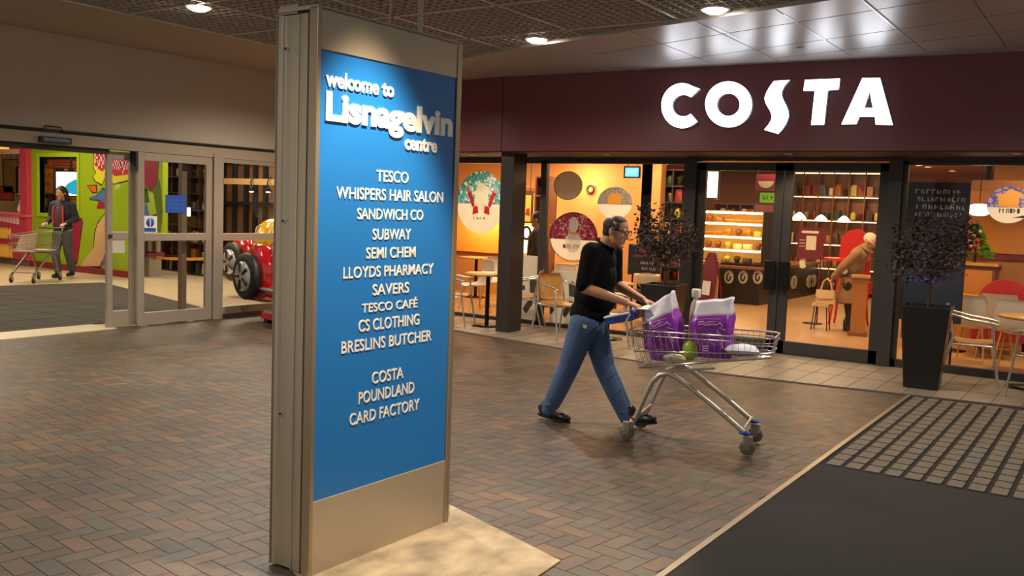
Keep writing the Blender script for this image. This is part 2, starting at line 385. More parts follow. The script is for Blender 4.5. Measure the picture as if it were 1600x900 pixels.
for r in range(3):
    for k in range(6):
        nb.box(XW+.009, XW+.011, 7.69+k*.047, 7.69+k*.047+.03, 1.64-r*.055, 1.65-r*.055); nb.box(XW+.009, XW+.011, 7.69+k*.047, 7.697+k*.047, 1.632-r*.055, 1.67-r*.055)
nb.build('lettering', og, t)
t = MB().box(XW-.094, XW-.09, 6.955, 7.135, .95, 1.115).build('door_plate', mat('pale plate', '#c9bda8', .5)); tag(t, 'pale blank plate below the rail of the narrow sliding door', 'sticker')

# --- ceilings
edge = [(-8.40, 9.35), (-6.75, 8.91), (-5.71, 8.55), (-4.89, 8.36), (-4.05, 8.10), (-3.41, 7.96), (-3.0, 7.85), (-2.245, 7.66), (2.2, 6.5)]
def ey(x):
    for a, b in zip(edge, edge[1:]):
        if a[0] <= x <= b[0]: return a[1]+(b[1]-a[1])*(x-a[0])/(b[0]-a[0])
    return 0
def ex(y):
    for a, b in zip(edge, edge[1:]):
        if b[1] <= y <= a[1]: return a[0]+(b[0]-a[0])*(a[1]-y)/(a[1]-b[1])
    return 2.2
gc = MB()
x = -8.4
while x < 2.1: gc.box(x-.004, x+.004, -1, ey(x), 3.47, 3.52); x += .10
y = -1.0
while y < 9.3: gc.box(-8.4, ex(y) if y > 6.5 else 2.2, y-.004, y+.004, 3.47, 3.52); y += .10
struct(gc.build('ceiling_grid', mat('grid metal', '#b3a898', .5, .1)))
rn = MB()
for k in range(9): rn.box(-8.4+k*1.2-.012, -8.4+k*1.2+.012, -1, ey(-8.4+k*1.2), 3.462, 3.53)
for k in range(8): y = -.4+k*1.2; rn.box(-8.4, ex(y) if y > 6.5 else 2.2, y-.012, y+.012, 3.462, 3.53)
struct(rn.build('ceiling_runner', mat('runner metal', '#c5bfb4', .35, .4)))
struct(MB().box(-12, 4, -4, 12, 4.3, 4.4).build('ceiling_void', mat('ceiling void', '#2e2a27', .9)))
# smooth tiled bulkhead over the shop front
bk = [(a, b, 3.435) for a, b in edge]+[(2.2, 11.6, 3.435), (-11, 11.6, 3.435), (-11, 9.9, 3.435)]
struct(MB().prism(bk, (0, 0, .12)).build('ceiling_bulkhead', mat('satin white panel', '#b9b4ae', .32, .25, .04, 2)))
jl = MB(); jm = mat('panel joint', '#5b5550', .7)
for k in range(5):
    x = -1.18-k*.73 if k < 3 else -1.18-k*.75
    jl.box(x-.004, x+.004, ey(x)+.02, 10.3, 3.4335, 3.4355)
def slant(x0, y0, x1, y1):
    d = V((x1-x0, y1-y0, 0)).normalized(); nn = V((-d.y, d.x, 0))*.004
    jl.prism([V((x0, y0, 3.4335))+nn, V((x0, y0, 3.4335))-nn, V((x1, y1, 3.4335))-nn, V((x1, y1, 3.4335))+nn], (0, 0, .002))
slant(-5.17, 9.20, 0, 7.5); slant(-4.53, 9.92, 0, 8.35); slant(-3.4, 10.12, 0, 9.2)
struct(jl.build('ceiling_joint', jm))
br = MB()
for x, y0, y1 in ((-3.37, 8.2, 8.9), (-2.64, 8.0, 9.3), (-1.93, 7.65, 9.0)): br.box(x-.009, x+.009, y0, y1, 3.432, 3.4345)
struct(br.build('trim_9', mat('bright joint', '#e8e4dc', .3, .3)))
sp = thing('sprinkler', 'small dark sprinkler head under the white ceiling panels', 'sprinkler', at(1250, 74, 9.6)-V((0, 0, 0)))
z = 3.435-sp.location.z
MB().tube([(0, 0, -.0), (0, 0, z)], .008, 8).build('stem', mat('dark metal', '#2a2624', .4, .5), sp)
MB().lathe([(.0, -.004), (.04, -.004), (.04, .004), (0, .004)], 14).build('deflector', MATS['dark metal'], sp)
# recessed downlights in the grid
for i, (q, lb) in enumerate([((-7.42, 5.69), 'round ceiling downlight nearest the wall of sliding doors'), ((-5.345, 8.31), 'round ceiling downlight at the far edge of the grid ceiling near the panels'), ((-3.148, 7.71), 'round ceiling downlight beside the white panels nearest the lit shop letters')]):
    t = thing('ceiling_downlight', lb, 'light', (q[0], q[1], 3.47), 0, 'ceiling downlights')
    MB().lathe([(.0, -.045), (.06, -.040), (.10, -.020), (.108, .03), (0, .03)], 24).build('lens', mat('lit lens', '#ffffff', .3, emit=22, ecol='#fff2dc'), t)
    MB().lathe([(.11, -.01), (.128, -.012), (.132, .0), (.132, .05), (.11, .05)], 28).build('trim_ring', mat('lamp ring', '#d8d2c8', .4), t)

# --- red fascia
FN0 = V((-7.12, 10.30, 0)); FN1 = V((-1.0, 10.60, 0)); fd = (FN1-FN0).normalized(); fnorm = V((fd.y, -fd.x, 0))   # toward the mall
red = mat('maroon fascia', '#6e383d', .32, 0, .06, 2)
fz0, fz1 = 2.455, 3.435
fpts = [(-10.6, 10.72), (-7.12, 10.30), (-1.0, 10.60), (2.2, 10.76), (2.2, 11.2), (-10.6, 11.2)]
struct(MB().prism([(x, y, fz0) for x, y in fpts], (0, 0, fz1-fz0)).build('wall_fascia', red))
struct(MB().prism([(-7.125, 10.294, fz0), (-7.115, 10.296, fz0), (-7.115, 10.31, fz0), (-7.125, 10.31, fz0)], (0, 0, fz1-fz0)).build('trim_10', mat('fascia joint', '#3a1618', .6)))
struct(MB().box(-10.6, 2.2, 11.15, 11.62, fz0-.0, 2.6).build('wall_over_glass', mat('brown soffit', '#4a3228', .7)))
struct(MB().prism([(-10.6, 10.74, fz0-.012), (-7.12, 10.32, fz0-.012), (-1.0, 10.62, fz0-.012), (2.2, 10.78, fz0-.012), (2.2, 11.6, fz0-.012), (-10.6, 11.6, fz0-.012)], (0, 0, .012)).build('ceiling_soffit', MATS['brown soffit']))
for i, (px, py, lb) in enumerate([(735, 240, 'small soffit spotlight over the window with the winter scene disc'), (945, 239, 'small soffit spotlight over the window of round stickers'), (1230, 239, 'small soffit spotlight above the glass doors of the coffee shop'), (1588, 242, 'small soffit spotlight above the tables by the planter')]):
    p = at(px, py, 10.75)
    t = thing('soffit_spotlight', lb, 'light', (p.x, 10.8, 2.443), 0, 'soffit spotlights')
    light('soffit_lamp', 'SPOT', (p.x, 10.8, 2.42), 60, (1, .82, .6), .03, 110, .6, (p.x, 11.35, 1.2))
    MB().lathe([(0, -.006), (.03, -.006), (.03, 0), (0, 0)], 14).build('lens', mat('soffit lens', '#ffffff', .3, emit=14, ecol='#ffd9a0'), t)
    MB().lathe([(.031, -.008), (.045, -.008), (.045, 0), (.031, 0)], 18).build('ring', MATS['lamp ring'], t)

# --- lit letters on the fascia
sg = thing('shop_sign', 'large lit white letters on the maroon fascia over the glass doors', 'sign', (-3.4, 10.45, 2.95))
litm = mat('lit letter face', '#ffffff', .4, emit=5.5, ecol='#eef3ff')
letm = mat('letter side', '#d9dce2', .5)
fp = FN0+fnorm*.075
def L3(x, y): return atp(1010+x/3.902, 90+y/3.902, fp, fnorm)-V(sg.location)
def letter(polys, ring=None):
    f = MB(); sd = MB()
    for pl in polys:
        P = [L3(*q) for q in pl]; f.prism([p+fnorm*.004 for p in P], -fnorm*.008); sd.prism([p-fnorm*.004 for p in P], -fnorm*.068)
    if ring:
        o, i = ring; n = len(o); O = [L3(*q) for q in o]; I = [L3(*q) for q in i]
        for mb, a, b in ((f, .004, -.004), (sd, -.004, -.072)):
            vs = [p+fnorm*a for p in O]+[p+fnorm*a for p in I]+[p+fnorm*b for p in O]+[p+fnorm*b for p in I]; fs = []
            for k in range(n):
                j = (k+1) % n
                fs += [(k, n+k, n+j, j), (2*n+k, 2*n+j, 3*n+j, 3*n+k), (k, j, 2*n+j, 2*n+k), (n+k, 3*n+k, 3*n+j, n+j)]
            mb.add(vs, fs)
    lo = sd.build('letter', letm, sg); f.build('lit_face', litm, lo)
def arc(cx, cy, rx, ry, a0, a1, n=28): return [(cx+rx*math.cos(math.radians(a0+(a1-a0)*k/n)), cy-ry*math.sin(math.radians(a0+(a1-a0)*k/n))) for k in range(n+1)]
letter([[(325, 190)]+arc(218, 293, 126, 137, 50, 312)[1:-1]+[(310, 390), (270, 343)]+arc(226, 293, 68, 66, 312, 50)[1:-1]+[(272, 242)]])
n = 44
letter([], (arc(501, 285, 142, 140, 0, 360*(n-1)/n, n-1), arc(500, 287, 70, 69, 0, 360*(n-1)/n, n-1)))
letter([[(778, 143), (752, 177), (732, 212), (721, 245), (724, 270), (737, 296), (755, 326), (765, 355), (762, 378), (748, 404), (718, 440), (803, 465), (829, 437), (852, 402), (866, 362), (865, 326), (852, 291), (834, 258), (824, 230), (826, 203), (843, 170), (872, 137)]])
letter([[(967, 136), (1179, 128), (1172, 194), (1105, 199), (1083, 409), (1005, 410), (1027, 202), (958, 202)]])
letter([[(1317, 125), (1361, 125), (1361, 203), (1327, 306), (1298, 360), (1280, 405), (1190, 406)], [(1361, 125), (1424, 124), (1502, 411), (1398, 408), (1393, 359), (1381, 306), (1361, 203)], [(1327, 306), (1381, 306), (1393, 359), (1298, 360)]])

# --- shop front glazing
YG = 11.5
dk = mat('charcoal frame', '#38332f', .45, .3)
def X(px, py=400): return at(px, py, YG).x
struct(MB().box(-10.6, 2.2, YG-.05, YG+.06, 2.40, 2.46).build('trim_11', dk))
struct(MB().rbox(-7.20, -6.99, 10.42, 10.75, 0, 2.46, .01).build('trim_12', mat('charcoal post', '#2f2a27', .4, .2)))
def win(name, x0, x1, z0=.06, z1=2.40, bars=(), s=.05):
    f = MB().box(x0, x0+s, YG-.04, YG+.04, 0, z1).box(x1-s, x1, YG-.04, YG+.04, 0, z1).box(x0, x1, YG-.04, YG+.04, 0, z0).box(x0, x1, YG-.04, YG+.04, z1-.04, z1)
    for b in bars: f.box(b-.02, b+.02, YG-.04, YG+.04, z0, z1-.04)
    o = bevel(f.build(name, dk), .004); struct(o)
    MB().box(x0+s-.01, x1-s+.01, YG-.004, YG+.004, z0-.01, z1-.03).build('pane', clear, o); return o
win('window_2', -10.6, -7.16); win('window_3', -7.16, -4.94, s=.05)
struct(MB().box(-4.96, -4.79, YG-.10, YG+.08, 0, 2.42).build('trim_13', dk))
def cdoor(name, x0, x1, hx):
    f = MB().box(x0, x0+.11, YG-.03, YG+.03, .01, 2.38).box(x1-.11, x1, YG-.03, YG+.03, .01, 2.38).box(x0, x1, YG-.03, YG+.03, .01, .17).box(x0, x1, YG-.03, YG+.03, 2.28, 2.38)
    o = bevel(f.build(name, dk), .004); struct(o)
    MB().box(x0+.1, x1-.1, YG-.004, YG+.004, .16, 2.29).build('pane', clear, o)
    h = MB(); bm_ = mat('black metal', '#15130f', .35, .6)
    hx0 = hx-.07; hx1 = hx+.07
    h.rbox(hx0, hx1, YG-.13, YG-.10, .80, 1.16, .01); h.tube([(hx, YG-.11, .86), (hx, YG-.02, .86)], .012); h.tube([(hx, YG-.11, 1.10), (hx, YG-.02, 1.10)], .012)
    h.build('pull_handle', bm_, o); return o
cdoor('door_3', -4.79, -3.66, -3.74); cdoor('door_4', -3.65, -2.42, -3.56)
struct(MB().box(-2.42, -2.27, YG-.10, YG+.08, 0, 2.42).build('trim_14', dk))
win('window_4', -2.27, 2.2, .10, 2.40)
struct(MB().box(-4.79, -2.42, YG-.06, YG+.06, 0, .012).build('trim_15', MATS['dark metal']))

# --- coffee shop room
tan = mat('tan wall', '#c08a50', .75, 0, .08, 2)
struct(MB().box(-11.7, -6.95, 15.0, 15.2, 0, 3).build('wall_cafe_side', tan))
struct(MB().box(-11.7, 3, 21.8, 22, 0, 3.2).build('wall_cafe_back', mat('brown wall', '#8a5a34', .75, 0, .1, 2)))
struct(MB().box(-1.75, 3, 15.0, 15.2, 0, 3).build('wall_cafe_end', mat('wood wall', '#a8703a', .6, 0, .2, 6, stretch=(1, 1, .1))))
struct(MB().box(-11.8, -11.7, 11.6, 22, 0, 3.5).build('wall_cafe_west', tan)); struct(MB().box(3, 3.1, 10.5, 22, 0, 3.2).build('wall_cafe_east', tan))
struct(MB().box(-11.7, 3.1, 11.6, 22, 2.78, 2.9).build('ceiling_cafe', mat('cafe ceiling', '#9a7048', .8)))
# --- lobby room
green = mat('lime green panel', '#8ba30e', .5, 0, .06, 3)
struct(MB().box(-26, -25.8, -2, 16, 0, 3.6).build('wall_lobby_end', mat('lobby wall', '#a58a62', .8)))
struct(MB().box(-26, -10.9, -2, 16, 3.5, 3.6).build('ceiling_lobby', mat('lobby ceiling', '#9c9284', .8)))
struct(MB().box(-26, -10.9, 15.9, 16, 0, 3.5).build('wall_lobby_back', mat('dark lobby wall', '#4a3c30', .8)))
struct(MB().box(-10.91, XW-.04, 10.3, 11.7, 0, 3.5).build('wall_pier', wallm))
# ================================================================== SIGN PYLON
steel = mat('satin steel', '#aaa08c', .42, .55, .06, 60, stretch=(1, 1, .03))
steel2 = mat('satin steel face', '#b8ab96', .42, .5, .05, 60, stretch=(.03, 1, 1))
PR = math.radians(-1.2)
py = thing('directory_pylon', 'tall steel directory sign with blue panel listing the shops, on pale concrete slab', 'sign', (-2.98, 2.893, .006), PR)
# local: y along the face, x toward the reader
H_, W_ = 2.53, 1.0
MB().box(-.245, -.045, .05, W_-.03, .01, H_-.03).build('core', mat('dark core', '#4d463b', .5, .5), py)
bevel(MB().box(-.045, 0, .022, W_-.035, 0, .342).build('base_plate', steel2, py), .002)
bevel(MB().box(-.045, 0, .022, W_-.035, 2.35, H_).build('header_plate', steel2, py), .002)
blue = mat('blue panel', '#1a70bd', .42, 0, .03, 3)
pn = bevel(MB().box(-.04, -.004, .025, W_-.038, .342, 2.35).build('blue_panel', blue, py), .001)
ed = MB(); prof = [(-.05, 0), (.004, 0), (.004, .045), (-.045, .045), (-.05, .06)]
ed.box(-.048, .004, 0, .022, 0, H_); bevel(ed.build('edge_profile', mat('edge aluminium', '#a8977f', .35, .7, .05, 40, stretch=(1, 1, .03)), py), .003)
ed = MB().box(-.05, .006, W_-.034, W_, 0, H_); bevel(ed.build('edge_profile', MATS['edge aluminium'], py), .003)
# side skin: folded steel with a return
sd = MB().prism([(-.045, .006, .005), (-.045, .05, .005), (-.25, .05, .005), (-.25, .03, .005), (-.262, .03, .005), (-.262, 0, .005), (-.222, 0, .005), (-.21, .012, .005), (-.125, .012, .005), (-.115, .006, .005)], (0, 0, H_-.03))
bevel(sd.build('side_panel', steel, py), .002)
MB().box(-.12, -.114, .001, .02, 0, H_-.03).build('side_seam', mat('seam steel', '#c9bda6', .3, .8), py)
MB().box(-.06, -.046, .002, .03, 0, H_-.02).build('side_channel', MATS['dark core'], py)
bk_ = MB().box(-.262, -.245, .0, W_, .005, H_-.02); bk_.build('back_plate', steel, py)
MB().box(-.25, 0, .0, W_, H_-.012, H_+.004).build('top_cap', steel2, py)
MB().rbox(-.26, -.14, .01, .12, H_-.02, H_+.02, .01).build('corner_bracket', steel, py)
for z in (2.36, 1.60, .72): MB().lathe([(0, 0), (.006, 0), (.006, .004), (0, .004)], 10, axis='Y').xf(Matrix.Translation((-.20, .0-.003, z))).build('screw', MATS['dark metal'], py)
lt = mat('letter white', '#e9e2d4', .45); lt2 = mat('letter bright white', '#f4efe6', .4)
inv = (Matrix.Translation(py.location) @ Matrix.Rotation(PR, 4, 'Z')).inverted()
PN = (Matrix.Rotation(PR, 3, 'Z') @ V((1, 0, 0))); PP = V(py.location)+PN*-.004
def PL(x, y): return inv @ atp(x, y, PP, PN)
def line(body, xl, yl, xr, yr, hpx, m, bold=0, depth=.0025, lower=False, box=None):
    a = PL(xl, yl); b = PL(xr, yr); mid = PL((xl+xr)/2, (yl+yr)/2-hpx/2); mi2 = PL((xl+xr)/2, (yl+yr)/2+hpx/2)
    h = mid.z-mi2.z; zc = (a.z+b.z)/2
    mb = fit_text(body, (-.004, a.y, zc-h/2), (0, 1, 0), (0, 0, 1), (1, 0, 0), b.y-a.y, h, bold, depth, box)
    return mb.build('lettering', m, py)
for body, xl, yl, xr, yr, h in [('TESCO', 588, 275, 638, 277, 18), ('WHISPERS HAIR SALON', 525, 300, 692, 309, 18), ('SANDWICH CO', 558, 334, 661, 336, 17), ('SUBWAY', 582, 366, 642, 366, 17), ('SEMI CHEM', 572, 395, 649, 394, 17),
        ('LLOYDS PHARMACY', 536, 425, 677, 421, 17), ('SAVERS', 582, 452, 639, 450, 17), ('TESCO CAF\u00c9', 565, 479, 652, 473, 17), ('CS CLOTHING', 560, 508, 655, 500, 18), ('BRESLINS BUTCHER', 533, 542, 674, 525, 18),
        ('COSTA', 581, 589, 630, 584, 18), ('POUNDLAND', 560, 620, 647, 607, 18), ('CARD FACTORY', 546, 654, 655, 633, 18)]:
    line(body, xl, yl, xr, yr, h, lt, .010)
line('welcome to', 508, 124, 615, 139, 25, lt2, .028, .005)
line('Lisnagelvin', 508, 177, 706, 196, 56, lt2, .04, .006)
line('centre', 632, 225, 682, 228, 20, lt2, .03, .005)
# hanging services above the pylon
c1 = MB().tube([(-3.08, 3.47, 2.55), (-3.08, 3.47, 4.2)], .005, 6).build('cable', mat('grey cable', '#b8b0a2', .5)); tag(c1, 'thin grey cable dropping from the ceiling grid to the pylon top', 'cable')
c1 = MB().tube([(-3.08, 3.70, 2.5), (-3.08, 3.70, 4.2)], .013, 8).build('conduit', MATS['grey cable']); tag(c1, 'pale conduit rising from the pylon top into the ceiling grid', 'conduit')
# ================================================================== PEOPLE
skin = mat('skin', '#b5805e', .5, 0, .06, 8); hairm = mat('dark hair', '#1c1613', .6, 0, .3, 30)
def Ry(deg): return Matrix.Rotation(math.radians(deg), 3, 'Y')
def Rx(deg): return Matrix.Rotation(math.radians(deg), 3, 'X')
def Rz(deg): return Matrix.Rotation(math.radians(deg), 3, 'Z')
def head(mb, c, R, s=1.0):
    """skull, jaw, nose, brow, lips, ears; faces local +x"""
    P = lambda x, y, z: V(c)+R @ V((x*s, y*s, z*s))
    E = lambda x, y, z, r: mb.ell(P(x, y, z), [q*s for q in r], R)
    E(-.005, 0, .03, (.100, .077, .092)); E(.028, 0, -.045, (.068, .060, .072)); E(.03, 0, -.01, (.070, .066, .08))
    mb.cone(P(.092, 0, .008), .010*s, P(.112, 0, -.030), .014*s); E(.098, .012, -.035, (.012, .009, .009)); E(.098, -.012, -.035, (.012, .009, .009))
    E(.082, .028, .028, (.016, .026, .010)); E(.082, -.028, .028, (.016, .026, .010))
    E(.070, .04, -.025, (.022, .022, .02)); E(.070, -.04, -.025, (.022, .022, .02))
    E(.088, 0, -.062, (.012, .024, .007)); E(.086, 0, -.074, (.012, .021, .008)); E(.078, 0, -.105, (.022, .026, .02))
    for q in (-1, 1): E(-.004, q*.079, -.008, (.020, .010, .032)); E(-.002, q*.083, -.03, (.010, .008, .010))
    return P
def hand(mb, wr, f, n, t, s=1.0, curl=(35, 45, 35), th=(.55, .75), spread=.0):
    """palm, four unequal fingers and a thumb. f: pointing, n: palm side, t: thumb side"""
    f, n, t = V(f).normalized(), V(n).normalized(), V(t).normalized(); wr = V(wr)
    kn = []
    for k, (o, L) in enumerate(((.030, .082), (.010, .088), (-.011, .084), (-.030, .074))):
        b = wr+f*L*s+t*o*s; kn.append(b); mb.cone(wr+f*.012*s+t*o*.6*s, .014*s, b, .0115*s, 10)
    mb.ell(wr+f*.045*s, (.03*s, .03*s, .013*s), Matrix((f, t, n)).transposed())
    for (b, L) in zip(kn, (.92, 1.0, .95, .76)):
        p = b; a = 0
        for seg, (ln, r0, r1) in enumerate(((.044, .0105, .0095), (.027, .0095, .0085), (.022, .0085, .0075))):
            a += curl[seg]; d = f*math.cos(math.radians(a))+n*math.sin(math.radians(a)); q = p+d*ln*L*s
            mb.cone(p, r0*s, q, r1*s, 10); p = q
    p = wr+f*.022*s+t*.022*s; q = p+(f*th[0]+t*th[1]+n*.25).normalized()*.042*s; r = q+(f*.85+t*.1+n*.55).normalized()*.034*s; e = r+(f*.7-t*.1+n*.7).normalized()*.026*s
    mb.cone(p, .016*s, q, .012*s, 10); mb.cone(q, .012*s, r, .0105*s, 10); mb.cone(r, .0105*s, e, .009*s, 10)
def eyes(root, P, s=1.0):
    for q in (-1, 1):
        e = MB().ell(P(.083, q*.031, .012), (.010*s, .013*s, .009*s)).build('eye', mat('eye white', '#d8d0c6', .25), root)
        MB().ell(P(.0915, q*.031, .012), (.003*s, .005*s, .005*s)).build('iris', mat('iris', '#20140c', .2), e)

# ---- the man pushing the trolley
man = thing('person', 'man in black short-sleeved polo and blue jeans striding behind a loaded shopping trolley', 'person', (-3.55, 6.46, .008), math.radians(8))
H = dict(pel=(0.0, 0, .88), ch=(.075, 0, 1.22), nk=(.115, 0, 1.43), hd=(.185, -.005, 1.545))
shR, shL = (.06, -.185, 1.375), (.10, .185, 1.375)
elR, wrR = (.035, -.265, 1.105), (.385, -.245, 1.015)
elL, wrL = (.10, .265, 1.11), (.40, .10, 1.012)
hipR, knR, anR = (-.005, -.085, .84), (-.125, -.09, .455), (-.292, -.07, .115)
hipL, knL, anL = (.0, .085, .84), (.105, .10, .44), (.325, .075, .10)
def torso(mb, g=0.0):
    mb.ell((-.01, 0, .90), (.135+g, .165+g, .13)); mb.ell((.03, 0, 1.02), (.150+g, .172+g, .17)); mb.ell((.045, 0, 1.18), (.142+g, .178+g, .18)); mb.ell((.055, 0, 1.30), (.122+g, .185+g, .12))
    mb.cone((.055, -.14, 1.375), .062+g, (.085, .14, 1.375), .062+g)
b = MB(); torso(b, -.012)
b.cone((.075, 0, 1.38), .066, (.135, 0, 1.49), .057)
Hd = Ry(14) @ Rz(-4)
P = head(b, H['hd'], Hd, 1.0)
for s_, e_, w_ in ((shR, elR, wrR), (shL, elL, wrL)):
    b.cone(s_, .056, e_, .044)
    m_ = V(e_).lerp(V(w_), .3); b.cone(e_, .044, m_, .043); b.cone(m_, .043, w_, .028)
hand(b, wrR, (.93, .1, -.25), (-.25, -.05, -1), (.1, 1, 0), 1.05, (38, 55, 40)); hand(b, wrL, (.93, -.1, -.25), (-.25, .05, -1), (.1, -1, 0), 1.05, (38, 55, 40))
for h_, k_, a_ in ((hipR, knR, anR), (hipL, knL, anL)):
    b.cone(h_, .085, k_, .055); c_ = V(k_).lerp(V(a_), .35); b.cone(k_, .055, c_, .055); b.cone(c_, .055, a_, .036)
    b.cone(V(a_)-V((0, 0, .0)), .036, V(a_)+V((.10, 0, -.06)), .028)
body = remesh(b.build('body', skin, man), .0055, 5, .5)
eyes(man, P)
# hair: dark sides and back, thin on top
h = MB(); hc = V(H['hd'])
h.ell(P(-.028, 0, .030), (.088, .084, .072), Hd); h.ell(P(-.05, 0, -.02), (.055, .066, .06), Hd); h.ell(P(.0, 0, .066), (.078, .068, .055), Hd)
for q in (-1, 1): h.ell(P(.030, q*.066, .038), (.020, .012, .035), Hd)
remesh(h.build('hair', mat('short dark hair', '#241d19', .7, 0, .4, 60, .5), man), .006, 3)
g = MB()
for q in (-1, 1):
    g.tube([P(-.005, q*.088, .012), P(.05, q*.084, .018), P(.103, q*.062, .018)], .0035, 6)
    g.tube([P(.106+.004*math.cos(a), q*.034+.026*math.cos(a), .010+.019*math.sin(a)) for a in [2*PI*k/16 for k in range(16)]], .003, 6, True)
g.tube([P(.113, -.009, .014), P(.116, 0, .017), P(.113, .009, .014)], .003, 6)
g.build('glasses', mat('black frame', '#0d0c0c', .3), man)
# polo shirt
s_ = MB(); torso(s_, .012); s_.ell((-.005, 0, .875), (.16, .182, .075)); s_.ell((.05, 0, 1.0), (.155, .18, .14))
s_.cone((.080, 0, 1.37), .082, (.09, 0, 1.385), .078)
s_.cone(shR, .082, V(shR).lerp(V(elR), .92), .066); s_.cone(shL, .082, V(shL).lerp(V(elL), .92), .066)
shirt = remesh(s_.build('polo_shirt', mat('black cotton', '#0a0a0b', .9, 0, .3, 25, .25, spec=.15), man), .009, 5, .5)
c_ = MB(); cl = [V((.104+.070*math.cos(a), .068*math.sin(a), 1.438-.040*math.cos(a))) for a in [2*PI*k/20 for k in range(20)]]
c_.tube(cl, .010, 8, True); c_.build('collar', MATS['black cotton'], man)
# jeans
j = MB(); j.ell((-.015, 0, .875), (.145, .172, .10)); j.ell((-.05, 0, .82), (.105, .155, .10))
for h_, k_, a_ in ((hipR, knR, anR), (hipL, knL, anL)):
    h2 = V(h_)+V((-.01, 0, -.03)); j.cone(h2, .118, k_, .086); an = V(a_)+V((.0, 0, -.035)); j.cone(k_, .086, V(k_).lerp(an, .5), .080); j.cone(V(k_).lerp(an, .5), .080, an, .066)
    for q in range(3): z = V(k_).lerp(an, .55+q*.16); j.ell(z, (.082-.003*q, .078, .012), Ry(18-12*q))
jean = remesh(j.build('jeans', mat('blue denim', '#40587d', .85, 0, .28, 9, .3), man), .009, 4, .5)
bt = MB(); bt.box(-.15, -.144, -.13, -.05, .76, .86); 
pk = MB().rbox(-.02, .03, -.004, .004, -.012, .012, .004).xf(Matrix.Translation((.02, -.19, .80)) @ Matrix.Rotation(.3, 4, 'Y')); pk.build('pocket_tab', mat('pale leather', '#b9a88c', .6), man)
# shoes
def shoe(a_, pitch, yaw):
    M = Matrix.Translation(V(a_)) @ Matrix.Rotation(math.radians(yaw), 4, 'Z') @ Matrix.Rotation(math.radians(pitch), 4, 'Y')
    u = MB(); u.ell((-.02, 0, -.045), (.062, .042, .05)); u.cone((.0, 0, -.05), .045, (.15, 0, -.07), .032); u.ell((.15, 0, -.072), (.065, .046, .032)); u.ell((.05, 0, -.075), (.12, .042, .03)); u.cone((0, 0, 0), .048, (-.005, 0, -.04), .046)
    u.xf(M); so = remesh(u.build('shoe', mat('black leather', '#15120f', .4, 0, .2, 20), man), .007, 3)
    sl_ = MB(); pts = []
    for k in range(24):
        a = 2*PI*k/24; x = .07+.145*math.cos(a); wd = (.043 if math.cos(a) > 0 else .038); pts.append(M @ V((x, wd*math.sin(a)*(1.05 if abs(math.cos(a)) < .9 else 1), -.112)))
    sl_.prism(pts, M.to_3x3() @ V((0, 0, .02))).build('sole', mat('sole rubber', '#0b0a09', .7), so)
    lc = MB()
    for q in range(3): lc.tube([M @ V((.05+q*.025, -.03, -.035-q*.008)), M @ V((.055+q*.025, 0, -.018-q*.010)), M @ V((.05+q*.025, .03, -.035-q*.008))], .0035, 6)
    lc.build('laces', MATS['black leather'], so)
shoe((anR[0]-.01, anR[1], .125), 8, 0); shoe((anL[0]+.02, anL[1], .128), -9, -3)

